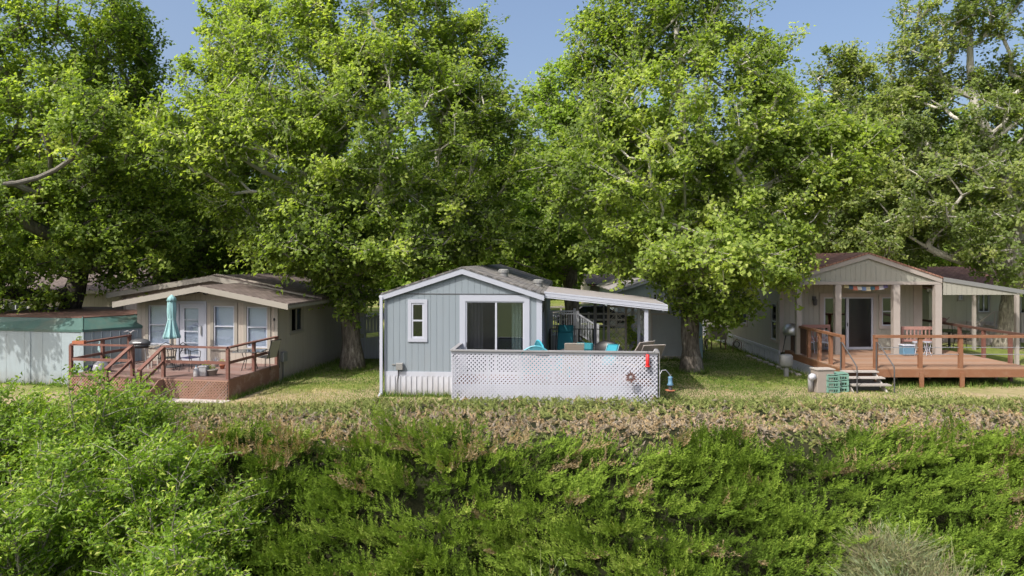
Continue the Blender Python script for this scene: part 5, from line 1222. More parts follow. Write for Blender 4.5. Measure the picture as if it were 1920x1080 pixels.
# ================================================================== BEYOND : neighbours, seen in pieces
def simple_house(name, label, x, y, a, w, d, zw, zr, wall, roof, wins=(), zskirt=0.0, ridge='y', trim='white_trim', gm='glass_dark', ov=0.3):
    t = thing(name, label, 'house', (x, y, 0), a)
    holes = [q for q in wins]
    m = MB().wall(0, w, zskirt, zw, 0, 0.12, holes); m.box(0, 0.12, zskirt, 0.12, d, zw).box(w-0.12, 0.12, zskirt, w, d, zw).box(0.12, d-0.12, zskirt, w-0.12, d, zw)
    if ridge == 'y': m.prism([(0, zw+0.001), (w, zw+0.001), (w/2, zr-0.08)], 0.0, 0.1); m.prism([(0, zw+0.001), (w, zw+0.001), (w/2, zr-0.08)], d-0.1, d)
    m.build('wall', M[wall], t)
    MB().box(0.15, 1.6, 0.3, w-0.15, 1.7, zw).build('interior', M['interior'], t)
    r_ = MB()
    if ridge == 'y':
        gable_roof(r_, -ov, w+ov, w/2, zw-0.02, zw-0.02, zr, -0.35, d+0.3, 0.06); r = r_.build('roof', M[roof], t)
        f = MB(); fascia(f, -ov, zw-0.06, w/2, zr-0.04, w+ov, zw-0.06, -0.30, 0.16); f.build('fascia', M[trim], r)
    else:
        r_.slabquad((-ov, -ov, zw-0.02), (w+ov, -ov, zw-0.02), (w+ov, d/2, zr), (-ov, d/2, zr), 0.06); r_.slabquad((-ov, d/2+0.002, zr), (w+ov, d/2+0.002, zr), (w+ov, d+ov, zw-0.02), (-ov, d+ov, zw-0.02), 0.06)
        r = r_.build('roof', M[roof], t); MB().box(-ov, -ov-0.03, zw-0.18, w+ov, -ov, zw-0.02).build('fascia', M[trim], r)
        g = MB().prism([(0, zw+0.001), (d, zw+0.001), (d/2, zr-0.08)], 0, 0.1).yz(); g.build('gable', M[wall], t); MB().prism([(0, zw+0.001), (d, zw+0.001), (d/2, zr-0.08)], w-0.1, w).yz().build('gable', M[wall], t)
    for q in wins: window_unit(t, *q, 0.0, 0.08, 0.05, 'slide', trim, 'white_metal', gm)
    return t
def PX(px, Y): return (px-960)/FPX*Y
def PZ(py, Y): return CAMH-(py-HOR)/FPX*Y
# right neighbour
Yn = 36.6
xn = PX(1742, Yn)
rn = simple_house('beige_house', 'beige house with red roof seen under the awning at the right edge', xn, Yn, 0, 9.5, 9, PZ(541, Yn)+0.02, PZ(500, Yn+4), 'beige_siding', 'shingle_red',
    [(PX(1797, Yn)-xn, PX(1805, Yn)-xn, PZ(562, Yn), PZ(543, Yn)-0.02), (PX(1834, Yn)-xn, PX(1855, Yn)-xn, PZ(585, Yn), PZ(545, Yn)), (PX(1913, Yn)-xn, PX(1940, Yn)-xn, PZ(588, Yn), PZ(548, Yn))], 0.0, 'x', 'tan_trim')
t = thing('board_skirting', 'weathered white board fence along the foot of the beige house', 'fence', (xn, Yn-0.25, 0))
b = MB()
for k in range(58):
    x = 0.1+k*0.16; z = 1.12+0.5*min(max((x-3.6)/1.2, 0), 1)*(1 if x > 3.0 else 0)-0.02*(k % 2); b.box(x, -0.02*(k % 2), 0.0, x+0.135, 0.02, z)
b.build('boards', M['grey_trim'], t); 
for k in range(6): MB().cbox(0.1+k*1.8, 0.08, 0, 0.1, 0.1, 1.1).build('post', M['grey_trim'], t)
t = thing('neighbour_steps', 'weathered white steps with landing rail before the beige house', 'stairs', (PX(1858, 35), 35.0, 0))
s = MB(); [s.box(-0.9+k*0.28, 0, 0.0, -0.6+k*0.28, 0.9, 0.2+k*0.2) for k in range(4)]; s.box(0.23, 0, 0.9, 1.3, 0.9, 1.0); s.build('steps', M['grey_trim'], t)
s = MB().bar((-0.9, 0, 1.0), (0.2, 0, 1.75), 0.05, 0.06).bar((0.2, 0, 1.75), (1.3, 0, 1.78), 0.05, 0.06); [s.cbox(0.2+k*0.15, 0, 0.95, 0.05, 0.03, 0.8) for k in range(8)]; s.cbox(-0.9, 0, 0, 0.07, 0.07, 1.0); s.build('railing', M['grey_trim'], t)
# left neighbour under the trees
simple_house('brown_house', 'brown house in deep shade behind the green roofed shed', -28.5, 33.5, 0.05, 10.5, 9, 2.9, 4.0, 'tan_siding', 'shingle_tan', [(3.4, 4.6, 1.3, 2.3)], 0.0, 'x', 'tan_trim')
# houses beyond the carport
simple_house('far_brown_house', 'far dark roofed brown house beyond the white porch stair', PX(1125, 52), 58.5, 0.0, 5.2, 8, 2.35, 3.1, 'tan_siding', 'shingle_tan', [], 0.0, 'x', 'dark_wood')
simple_house('far_white_house', 'far white gabled house with two windows beyond the patio cover', PX(1158, 44), 44, 0.0, 3.9, 9, 2.45, 3.15, 'shed_siding', 'carport_roof', [(2.3, 2.75, 1.3, 2.2), (3.0, 3.4, 1.3, 2.2)], 0.0, 'y', 'white_trim')
simple_house('far_grey_house', 'far pale grey house behind the air cooler', PX(1322, 44), 44, 0.0, 4.2, 8, 2.5, 3.3, 'grey_siding', 'carport_roof', [(1.0, 1.6, 1.2, 2.1)], 0.0, 'x', 'white_trim')
simple_house('far_tan_house', 'far tan house beyond the right trees', 22, 52, 0.0, 10, 8, 2.7, 3.6, 'tan_siding', 'shingle_red', [(2, 3, 1.2, 2.2)], 0.0, 'x', 'white_trim')
t = thing('side_stair', 'white stair rails at the far end of the white skirting', 'stairs', (PX(1335, 39.5), 39.5, 0))
s = MB(); [s.box(-0.3-k*0.26, 0, 0, 0.0-k*0.26, 1, 0.75-k*0.18) for k in range(4)]; s.build('steps', M['white_trim'], t)
s = MB().bar((-1.1, 0, 0.9), (0.1, 0, 1.75), 0.05, 0.07).bar((-1.1, 0, 0.55), (0.1, 0, 1.3), 0.04, 0.05); [s.cbox(-1.0+k*0.16, 0, 0.0, 0.03, 0.03, 1.0+k*0.11) for k in range(7)]; s.build('railing', M['white_plain'], t)
# ranch rail fences beyond the carport
for k, (Y, lab) in enumerate(((41.0, 'nearer weathered rail fence seen under the white patio cover'), (47.0, 'farther weathered rail fence seen under the white patio cover'))):
    t = thing('rail_fence', lab, 'fence', (PX(1000, Y), Y, 0)); L_ = PX(1260, Y)-PX(1000, Y); r_ = MB()
    for z in (0.45, 0.8, 1.15): r_.bar((0, 0, z), (L_, 0, z), 0.04, 0.1)
    r_.build('rail', M['grey_wood'], t)
    for j in range(6): MB().cbox(L_*j/5, 0.06, 0, 0.1, 0.1, 1.25).build('post', M['grey_wood'], t)
def car(name, label, loc, rz, col):
    m = paint('car_paint', col, 0.25, 0.05, 0.05)
    t = thing(name, label, 'car', loc, rz)
    prof = [(-2.2, 0.35), (-2.25, 0.7), (-2.1, 0.92), (-1.2, 1.0), (-0.6, 1.45), (0.9, 1.5), (1.6, 1.05), (2.15, 0.98), (2.25, 0.6), (2.2, 0.35)]
    MB().prism(prof, -0.85, 0.85).build('body', m, t, bevel=0.06)
    g = MB().prism([(-1.08, 1.03), (-0.55, 1.40), (0.15, 1.43), (0.15, 1.03)], -0.86, 0.86).prism([(0.22, 1.03), (0.22, 1.43), (0.85, 1.43), (1.4, 1.06)], -0.86, 0.86); g.build('window', M['glass_dark'], t)
    for x in (-1.4, 1.4):
        for y in (-0.84, 0.84):
            w_ = MB().lathe([(0.2, -0.1), (0.33, -0.1), (0.34, 0.0), (0.33, 0.1), (0.2, 0.1)], 20); w_.v = [(a, c, b) for a, b, c in w_.v]; w_.move(x, y, 0.34); o = w_.build('wheel', M['black_metal'], t)
            r_ = MB().lathe([(0.2, -0.11), (0.18, 0.0), (0.2, 0.11)], 16); r_.v = [(a, c, b) for a, b, c in r_.v]; r_.move(x, y, 0.34).build('rim', M['steel'], o)
    for y in (-0.6, 0.6): MB().box(-2.27, y-0.15, 0.66, -2.2, y+0.15, 0.8).build('headlight', M['white_metal'], t)
car('parked_car', 'dark car parked on the far road beyond the white porch stair', (PX(1105, 44), 44.5, 0), 0.1, (0.02, 0.02, 0.03))
car('parked_car', 'deep blue car parked on the far road, under the carport edge', (PX(1160, 48), 47.9+3, 0), 0.0, (0.02, 0.03, 0.10))
# ================================================================== TREES
def tube_seg(A, Bp, ra, rb, sides):
    d = Bp-A; d /= np.linalg.norm(d, axis=1)[:, None]+1e-9
    up = np.where(np.abs(d[:, 2:3]) > 0.9, np.array([[1., 0, 0]]), np.array([[0, 0, 1.]]))
    a = np.cross(d, up); a /= np.linalg.norm(a, axis=1)[:, None]; b = np.cross(d, a); Q = []
    for k in range(sides):
        t0, t1 = 2*math.pi*k/sides, 2*math.pi*(k+1)/sides
        o0 = a*math.cos(t0)+b*math.sin(t0); o1 = a*math.cos(t1)+b*math.sin(t1)
        Q.append(np.stack([A+o0*ra[:, None], A+o1*ra[:, None], Bp+o1*rb[:, None], Bp+o0*rb[:, None]], 1))
    return np.concatenate(Q).reshape(-1, 3)

def tree(name, label, base, Y, lobes, nclump, per, lsize, trunk_r, crad=0.55, bark='bark', leafm='leaf', seed=1, trunk=None, aspect=0.75, group=None, flat=0.68, hollow=0.55, cat='tree', zmin=1.2, tintb=0.0):
    """lobes: crown masses as (px, py, rx, ry, depth offset m) in photo measure at distance Y, turned into metres here"""
    g = np.random.default_rng(seed); s = Y/FPX
    t = thing(name, label, cat, base, 0, group); b0 = np.array(base)
    LB = np.array([[(l[0]-960)*s, Y+l[4], CAMH-(l[1]-HOR)*s, l[2]*s, l[2]*s*0.75 if len(l) < 6 else l[5], l[3]*s] for l in lobes])
    area = (LB[:, 3]*LB[:, 5])**0.9; pr = area/area.sum()
    C = []; tries = 0
    while len(C) < nclump and tries < nclump*40:
        tries += 1
        L_ = LB[g.choice(len(LB), p=pr)]; d = g.normal(size=3); d /= np.linalg.norm(d)
        r_ = hollow+(1-hollow)*g.random()**0.6
        p = L_[:3]+d*r_*L_[3:6]*np.array([1, 1, 1])
        if p[2] < zmin: continue
        inner = (((p-LB[:, :3])/LB[:, 3:6])**2).sum(1).min()
        if inner < 0.22 and g.random() < 0.75: continue
        if fbm(p[0]*1.0+seed*7, p[2]*1.0+p[1]*0.7, 1.7, 2) < 0.33 and g.random() < 0.6: continue
        C.append(p)
    C = np.array(C)
    # skeleton: trunk line, limbs to the crown masses, then branchlets to every clump
    nodes = []; par = []
    if trunk is None: trunk = [b0, b0+np.array([0.1, 0, (LB[:, 2].mean()-b0[2])*0.5]), np.array([LB[:, 0].mean(), LB[:, 1].mean(), LB[:, 2].mean()+0.3*(LB[:, 2].max()-LB[:, 2].mean())])]
    trunk = [np.array(q, float) for q in trunk]; pts = []
    for a, b in zip(trunk[:-1], trunk[1:]):
        n = max(2, int(np.linalg.norm(b-a)/0.45))
        pts += [a+(b-a)*k/n for k in range(n)]
    pts.append(trunk[-1]); pts = np.array(pts); w_ = np.zeros_like(pts); w_[2:-1] = g.normal(size=(len(pts)-3, 3))*0.05; pts = pts+np.cumsum(w_, 0)*[1, 1, 0]*0.5
    for i, p in enumerate(pts): nodes.append(p); par.append(i-1)
    ntr = len(pts); zlim = pts[0][2]+0.9*(zmin if zmin > 0 else 0)+0.8
    def attach(p, step, curve, lowonly=0.35):
        A = np.array(nodes); dv = p-A; dist = np.linalg.norm(dv, axis=1); pen = dist+np.maximum(A[:, 2]-p[2]+lowonly*dist, 0)*2.0+np.maximum(zlim-A[:, 2], 0)*4
        j = int(pen.argmin()); q = A[j]; d = p-q; n = max(1, int(np.linalg.norm(d)/step)); last = j
        side = g.normal(size=3)*0.06*np.linalg.norm(d)
        for k in range(1, n+1):
            f = k/n; c = q+d*f+np.array([0, 0, -curve*np.linalg.norm(d)])*math.sin(math.pi*f)*1.0+side*math.sin(math.pi*f)
            nodes.append(c); par.append(last); last = len(nodes)-1
        return last
    for l in sorted(LB.tolist(), key=lambda q: q[2]): attach(np.array(l[:3]), 0.6, 0.08)
    order = np.argsort(np.linalg.norm(C-LB[:, :3].mean(0), axis=1))
    for j in order: attach(C[j], 0.55, 0.04)
    A = np.array(nodes); par = np.array(par); cnt = np.ones(len(A))*0.0
    has = np.zeros(len(A), bool); has[par[par >= 0]] = True; cnt[~has] = 1
    for i in range(len(A)-1, 0, -1): cnt[par[i]] += cnt[i]
    rad = trunk_r*(cnt/cnt[0])**0.46; rad = np.maximum(rad, 0.011)
    rad[:ntr] = np.maximum(rad[:ntr], trunk_r*np.linspace(1, 0.3, ntr))
    e = np.arange(1, len(A)); e = e[e >= ntr]; pa = par[e]
    big = rad[e] > 0.06
    V = [tube_seg(A[pa[big]], A[e[big]], np.minimum(rad[pa[big]], rad[e[big]]*1.35), rad[e[big]], 8), tube_seg(A[pa[~big]], A[e[~big]], np.minimum(rad[pa[~big]], rad[e[~big]]*1.35), rad[e[~big]], 4)]
    np_mesh('branches', np.concatenate(V)-b0, 4, M[bark], None, t)
    flare = [1.55, 1.18]+[1.0]*ntr
    MB().tube([tuple(A[i]-b0-np.array([0, 0, 0.15 if i == 0 else 0])) for i in range(ntr)], [float(rad[i]*flare[i]*(1+0.05*math.sin(i*2.1))) for i in range(ntr)], 14).build('trunk', M[bark], t, True)
    # leaves: each clump is a loose layered spray round its twig
    K = len(C); ce = C.mean(0); n = K*per; ci = np.repeat(np.arange(K), per)
    cr = crad*(0.45+1.05*g.random(K)); d = g.normal(size=(n, 3)); d /= np.linalg.norm(d, axis=1)[:, None]
    T = 4; tw_c = np.repeat(np.arange(K), T); oc = C-ce; oc /= np.linalg.norm(oc, axis=1)[:, None]+1e-9
    td = oc[tw_c]*0.45+np.array([0, 0, 0.38])+g.normal(size=(K*T, 3))*np.array([0.6, 0.6, 0.42]); td /= np.linalg.norm(td, axis=1)[:, None]
    tl = cr[tw_c]*(0.9+0.8*g.random(K*T)); tb = C[tw_c]-td*tl[:, None]*0.35+g.normal(size=(K*T, 3))*0.12*cr[tw_c][:, None]
    ti = ci*T+g.integers(0, T, n); f_ = g.random(n)**0.75
    P = tb[ti]+td[ti]*(tl[ti]*f_)[:, None]+g.normal(size=(n, 3))*(crad*(0.21-0.09*f_))[:, None]*np.array([1, 1, 0.8]); P[:, 2] -= 0.10*f_*f_
    np_mesh('twigs', tube_seg(C[tw_c]*0.5+tb*0.5-b0, tb+td*tl[:, None]*0.9-b0, np.full(K*T, 0.013), np.full(K*T, 0.005), 3), 4, M[bark], None, t)
    out = P-ce; out /= np.linalg.norm(out, axis=1)[:, None]+1e-9
    nr = out*0.30+d*0.35+np.array([0, 0, 0.30])+np.array(SUN_DIR)*0.55      # leaves turn to the light
    ctint = np.clip(0.42+0.22*g.normal(size=K)+tintb+(fbm(C[:, 0], C[:, 2], 2.5, 2)-0.5)*0.5, 0, 1)
    tint = np.clip(ctint[ci]+0.17*g.normal(size=n), 0, 1)
    leaves('crown', P-b0, nr, lsize, M[leafm], tint, g, t, aspect)
    return t

# Y, lobes in photo measure
tree('maple_tree', 'big bright green tree with thick pale trunk between the tan and blue houses', (-6.45, 27.6, 0), 27.7,
     [(700, 50, 165, 130, 0), (560, 150, 150, 150, -.5), (740, 250, 200, 170, -1), (870, 120, 75, 95, .5), (900, 270, 80, 130, 0), (560, 350, 160, 140, -1), (760, 410, 190, 100, 0), (620, 450, 130, 75, -1.2), (655, 520, 55, 55, -.6), (880, 420, 95, 80, .5), (455, 270, 80, 80, -3.2), (590, 465, 90, 34, -2.2, 1.5), (740, 470, 100, 32, -2.2, 1.5)],
     1180, 112, 0.150, 0.37, 0.92, 'bark', 'leaf', 3, [(-6.45, 27.6, 0), (-6.5, 27.6, 2.2), (-6.3, 27.7, 4.2), (-5.9, 27.8, 6.0), (-5.0, 27.8, 9.5), (-5.3, 27.7, 12.5)], zmin=2.3)
tree('maple_tree', 'big bright green tree with thick trunk on the lawn right of the blue house', (7.05, 26.8, 0), 26.8,
     [(1270, 30, 140, 120, 0), (1130, 90, 50, 85, .3), (1450, 150, 55, 90, .3), (1290, 220, 190, 140, -.6), (1180, 330, 170, 130, -.6), (1390, 370, 150, 130, -.4), (1280, 455, 180, 75, -.8), (1400, 490, 95, 50, -1), (1490, 300, 60, 90, -1.5), (1550, 300, 50, 70, -1.5), (1590, 290, 40, 45, -1.2), (1275, 480, 95, 30, -3.0, 1.6), (1385, 488, 60, 36, -2.4, 1.5), (1440, 475, 50, 45, -1.3), (1345, 560, 55, 45, -1), (1290, 545, 60, 30, -.6)],
     1040, 112, 0.150, 0.34, 0.90, 'bark', 'leaf', 5, [(7.05, 26.8, 0), (7.0, 26.8, 2.3), (6.7, 26.8, 4.5), (6.9, 26.8, 8), (6.7, 26.8, 11), (6.6, 26.8, 13.6)], zmin=1.9, tintb=0.04)
tree('shade_tree', 'tall dark leaved tree at the left edge behind the green roofed shed', (-18.4, 28.6, 0), 28.3,
     [(90, 60, 190, 150, 0), (205, 120, 75, 115, .5), (-90, 250, 170, 220, 0), (110, 260, 170, 150, -.6), (250, 300, 100, 120, .4), (80, 420, 170, 110, -1), (230, 440, 120, 100, 0), (-60, 470, 140, 80, -1), (60, 545, 100, 40, -1.5), (285, 270, 75, 70, -3.4), (70, 405, 60, 45, -6.3), (130, 375, 45, 40, -5.2)],
     1080, 108, 0.155, 0.42, 0.90, 'bark_dark', 'leaf_deep', 8, [(-18.4, 28.6, 0), (-18.7, 28.6, 1.6), (-18.0, 28.6, 4.0), (-17.6, 28.6, 8), (-18.2, 28.6, 12)], zmin=2.6)
tree('leaning_tree', 'dark tree with leaning limb between the shed and the tan house', (-21.5, 34.0, 0), 34.0,
     [(450, 55, 70, 60, 0), (420, 170, 90, 90, 0), (470, 290, 130, 130, 0), (350, 320, 110, 110, 0), (400, 430, 150, 90, -.5), (520, 440, 120, 70, 0)],
     620, 96, 0.185, 0.36, 0.95, 'bark_dark', 'leaf', 13, [(-21.5, 34.0, 0), (-20.4, 34.0, 1.3), (-18.2, 34, 2.9), (-16.0, 34, 4.2), (-14.8, 34, 7), (-14.2, 34, 12)], zmin=3.0, tintb=-0.03)
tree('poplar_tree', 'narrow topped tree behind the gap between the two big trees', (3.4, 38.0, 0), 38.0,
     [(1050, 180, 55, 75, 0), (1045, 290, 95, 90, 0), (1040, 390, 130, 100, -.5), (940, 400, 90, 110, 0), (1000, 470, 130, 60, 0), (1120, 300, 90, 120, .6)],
     620, 92, 0.20, 0.40, 0.95, 'bark', 'leaf_shade_lift', 17, [(3.4, 38.0, 0), (3.3, 38, 2), (3.0, 38, 6), (2.7, 38, 12)], zmin=3.0, tintb=0.05)
tree('ash_tree', 'grey green tree behind the right tree and the grey house', (18.6, 37.0, 0), 37.0,
     [(1580, 150, 55, 65, 0), (1640, 190, 75, 80, .5), (1590, 290, 120, 110, 0), (1540, 400, 120, 90, 0), (1660, 400, 140, 100, -.5), (1700, 260, 80, 110, .5)],
     600, 92, 0.185, 0.32, 0.95, 'bark_pale', 'leaf_grey', 19, [(18.6, 37.0, 0), (18.5, 37, 2.5), (17.6, 37, 5), (17.2, 37, 11)], zmin=3.0)
tree('sycamore_tree', 'tall tree with whitish upper trunk towering behind the grey house at the right edge', (24.6, 34.0, 0), 34.0,
     [(1790, 20, 110, 90, 0), (1890, 60, 120, 130, -.5), (1720, 130, 70, 65, 0), (1800, 230, 150, 100, .5), (1930, 270, 120, 130, 0), (1780, 370, 150, 90, -1), (1890, 450, 130, 80, -1.5), (1700, 440, 90, 60, 0), (1900, 520, 60, 25, -3)],
     640, 96, 0.165, 0.42, 0.85, 'bark_pale', 'leaf_grey', 23, [(24.6, 34.0, 0), (24.8, 34, 3), (24.9, 33.6, 6.5), (24.1, 33.6, 9.5), (23.2, 34, 12), (23, 34, 16)], zmin=3.1, hollow=0.5)
# the farther row
far = [(-90, 300, 52, 'left edge of the far row'), (250, 400, 50, 'second in the far row, behind the tan house roof'), (560, 380, 52, 'far row, behind the left big tree'), (800, 400, 50, 'far row, behind the blue house ridge'), (1010, 380, 54, 'far row, behind the narrow topped tree'),
       (1230, 390, 52, 'far row, behind the right big tree'), (1470, 380, 50, 'far row, left of the grey house gable'), (1680, 390, 54, 'far row, behind the grey house gable'), (1900, 360, 52, 'right end of the far row')]
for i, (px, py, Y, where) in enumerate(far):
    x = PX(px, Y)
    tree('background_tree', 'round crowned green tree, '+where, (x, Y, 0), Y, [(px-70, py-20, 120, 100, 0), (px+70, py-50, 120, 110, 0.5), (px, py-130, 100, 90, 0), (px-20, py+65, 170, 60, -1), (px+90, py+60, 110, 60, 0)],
         320, 64, 0.34, 0.3, 0.95, 'bark_dark', ('leaf_shade_lift', 'leaf', 'leaf_shade_lift')[i % 3], 40+i, zmin=2.2, tintb=0.06, group='trees of the far row')

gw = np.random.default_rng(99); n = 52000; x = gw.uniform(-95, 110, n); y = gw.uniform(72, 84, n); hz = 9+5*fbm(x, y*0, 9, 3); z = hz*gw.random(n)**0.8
o = leaves('far_wood', np.stack([x, y, z], -1), np.tile([-0.2, -0.5, 0.6], (n, 1)), 0.95, M['leaf_shade_lift'], np.clip(0.35+0.3*(fbm(x, z, 3, 2)-0.3)+gw.normal(size=n)*0.12, 0, 1), gw, None, 0.8); o['kind'] = 'stuff'; o['label'] = 'far belt of green trees closing the view'

# ================================================================== BANK PLANTING
def needles(name, P, D, Lh, K, mat, tint, g, nl=0.07, nw=0.020, spread=0.35, parent=None, curve=0.5, wide=0.15):
    """feathery plumes: K blades set along each curved axis"""
    m = len(P); D = D/np.linalg.norm(D, axis=1)[:, None]; n = m*K; ci = np.repeat(np.arange(m), K)
    f = np.tile((np.arange(K)+0.5)/K, m)+g.normal(size=n)*0.02
    side = np.cross(D, [0, 0, 1.0]); side /= np.linalg.norm(side, axis=1)[:, None]+1e-9; upv = np.cross(side, D)
    tipd = D[ci]+ upv[ci]*(curve*(f*f))[:, None]*(g.random(m)[ci]*1.6-0.3)[:, None]
    A = P[ci]+tipd*(f*Lh[ci])[:, None]
    # blades sit round the axis like a fox tail and face outwards from it
    ph = g.random(n)*2*math.pi; rad = side[ci]*np.cos(ph)[:, None]+upv[ci]*np.sin(ph)[:, None]
    wdt = (wide*Lh[ci]*np.sin(math.pi*np.clip(0.12+0.86*f, 0, 1))**0.7*(0.55+0.5*g.random(n)))[:, None]
    A = A+rad*wdt
    d = tipd*1.0+rad*spread+g.normal(size=(n, 3))*0.10; d /= np.linalg.norm(d, axis=1)[:, None]
    w_ = np.cross(d, rad+g.normal(size=(n, 3))*0.35); w_ /= np.linalg.norm(w_, axis=1)[:, None]+1e-9
    l = (nl*(0.7+0.6*g.random(n))*(1.1-0.4*f))[:, None]; ww = nw*0.5*(0.7+0.6*g.random((n, 1)))
    V = np.stack([A-w_*ww, A+w_*ww, A+d*l], 1).reshape(-1, 3)
    return np_mesh(name, V, 3, mat, np.clip(tint[ci]+g.normal(size=n)*0.035, 0, 1), parent)

g = np.random.default_rng(77)
def bank_scatter(n, x0, x1, y0, y1):
    x = g.uniform(x0, x1, n); y = g.uniform(y0, y1, n); return x, y
# slope juniper: an under-storey of short plumes, and boughs arching over it with gaps between
def edge_y(x): return EDGE-0.35+0.55*(fbm(x, x*0+7, 2.3, 2)-0.5)*2
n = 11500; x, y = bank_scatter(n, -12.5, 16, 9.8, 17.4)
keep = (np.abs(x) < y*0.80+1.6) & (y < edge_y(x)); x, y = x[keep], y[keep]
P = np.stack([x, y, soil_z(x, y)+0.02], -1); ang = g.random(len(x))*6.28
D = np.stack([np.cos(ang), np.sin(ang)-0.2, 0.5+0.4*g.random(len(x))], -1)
o = needles('juniper_underlayer', P, D, 0.22+0.18*g.random(len(P)), 32, M['juniper'], np.clip(0.10+0.07*g.normal(size=len(x)), 0.0, 0.4), g, 0.08, 0.032)  # low tint puts the shade beneath the boughs into the colour
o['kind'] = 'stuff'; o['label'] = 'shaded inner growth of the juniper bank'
nb = 3700; x, y = bank_scatter(nb, -12.5, 16, 9.6, 17.4)
keep = (np.abs(x) < y*0.80+1.6) & (y < edge_y(x)-0.1) & (fbm(x+31, y-12, 0.9, 2) > 0.22); x, y = x[keep], y[keep]; nb = len(x)
ang = (fbm(x+50, y*1.0, 3.2, 2)-0.5)*6.5+0.35+g.normal(size=nb)*0.45
BD = np.stack([np.sin(ang), -0.55*np.cos(ang)-0.25, 0.10+0.30*g.random(nb)], -1); BD /= np.linalg.norm(BD, axis=1)[:, None]
BL_ = 0.45+0.55*g.random(nb); B0 = np.stack([x, y, soil_z(x, y)+0.14+0.20*g.random(nb)], -1)
near = np.clip((y-(EDGE-1.8))/1.2, 0, 1); B0[:, 2] -= 0.16*near
k = 7; bi = np.repeat(np.arange(nb), k); f = np.tile(np.linspace(0.12, 1.0, k), nb); sd_ = np.tile(np.array([1, -1]*k)[:k], nb)
perp = np.cross(BD, [0, 0, 1.0]); perp /= np.linalg.norm(perp, axis=1)[:, None]
P = B0[bi]+BD[bi]*(BL_[bi]*f)[:, None]+perp[bi]*(sd_*0.05)[:, None]; P[:, 2] += 0.16*np.sin(f*2.2)*BL_[bi]
D = BD[bi]*(0.75+0.5*f)[:, None]+perp[bi]*(sd_*(0.75-0.55*f))[:, None]+np.array([0, 0, 1.0])*(0.18+0.35*g.random(len(f)))[:, None]+g.normal(size=(len(f), 3))*0.12
bt = np.clip(0.40+0.09*g.normal(size=nb)+(fbm(x, y, 2.2, 3)-0.5)*0.55, 0.08, 0.66)
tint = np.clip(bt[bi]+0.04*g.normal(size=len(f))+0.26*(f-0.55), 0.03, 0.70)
top = np.clip((y-(EDGE-1.9))/1.2, 0, 1); deadb = g.random(nb) < 0.014+0.30*top*(fbm(x+9, y*2, 1.2, 2) > 0.5); dd = deadb[bi] | (g.random(len(f)) < 0.010)
tint[dd] = 0.84+0.08*g.random(dd.sum())
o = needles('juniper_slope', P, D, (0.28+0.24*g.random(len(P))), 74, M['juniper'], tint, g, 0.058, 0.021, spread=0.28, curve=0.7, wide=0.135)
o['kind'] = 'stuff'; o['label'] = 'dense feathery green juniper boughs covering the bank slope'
# flat top of the bank: low, half dead, paler
n = 13500; x, y = bank_scatter(n, -17, 18, EDGE-1.3, 20.75)
yfront = np.where((x > -3.0) & (x < 3.9), 20.35, 20.4+0.25*(fbm(x, y, 2, 2)-0.5)); keep = (y < yfront+np.where(x > 9, 1.6, 0.1)) & (y > edge_y(x)-0.35); x, y = x[keep], y[keep]
z = soil_z(x, y); P = np.stack([x, y, z+0.01+(0.03+0.10*((y > 18.6) & (x > -4.5)))*g.random(len(x))], -1)
ang = g.random(len(x))*2*math.pi; D = np.stack([np.cos(ang), np.sin(ang), 0.10+0.38*g.random(len(x))], -1)
band = np.exp(-((y-(edge_y(x)+1.35))/1.25)**2)
pd = np.clip(band*1.75*(0.16+1.9*(fbm(x, y*1.5, 1.2, 3)-0.22)), 0.08, 0.92)
dead = g.random(len(x)) < pd
tint = np.clip(0.50+0.09*g.normal(size=len(x))+(fbm(x, y, 1.5, 2)-0.5)*0.3, 0.1, 0.74)
tint[dead] = np.where(g.random(dead.sum()) < 0.35, 0.82+0.05*g.random(dead.sum()), 0.89+0.11*g.random(dead.sum()))
o = needles('juniper_top', P, D, 0.12+0.13*g.random(len(P)), 44, M['juniper_dry'], tint, g, 0.055, 0.018, spread=0.5)
o['kind'] = 'stuff'; o['label'] = 'low patchy green and brown juniper on the top of the bank'

# lawn blades
def blades(name, x, y, z, h, w, mat, tint, lean=0.5, parent=None, off=(0, 0, 0)):
    n = len(x); a = g.random(n)*2*math.pi; b = a+math.pi/2+g.normal(size=n)*0.5
    B0 = np.stack([x, y, z], -1)-np.array(off); wv = np.stack([np.cos(a), np.sin(a), a*0], -1)*(w*0.5); tv = np.stack([np.cos(b)*lean*h, np.sin(b)*lean*h, h], -1)
    return np_mesh(name, np.stack([B0-wv, B0+wv, B0+tv], 1).reshape(-1, 3), 3, mat, tint, parent)
n = 110000; x = g.uniform(-13, 15, n); y = 20.3+g.random(n)**1.3*13
keep = ~((x > -4.3) & (x < 1.3) & (y > 22)) & ~((x > -3) & (x < 4) & (y > 20.5) & (y < 28)) & ~((x < -8.3) & (y > 21.2)) & ~((x > 11.1) & (y > 23.5))
x, y = x[keep], y[keep]; dryp = np.clip((fbm(x, y, 2.2, 3)-0.50)*2.0+np.where((x < -3.5) & (y < 24), 0.62, 0)+g.normal(size=len(x))*0.12, 0.05, 1)
o = blades('lawn_grass', x, y, 0*x-0.01, 0.035+0.05*g.random(len(x)), 0.022, M['grass'], dryp); o['kind'] = 'stuff'; o['label'] = 'short patchy lawn grass between the houses'

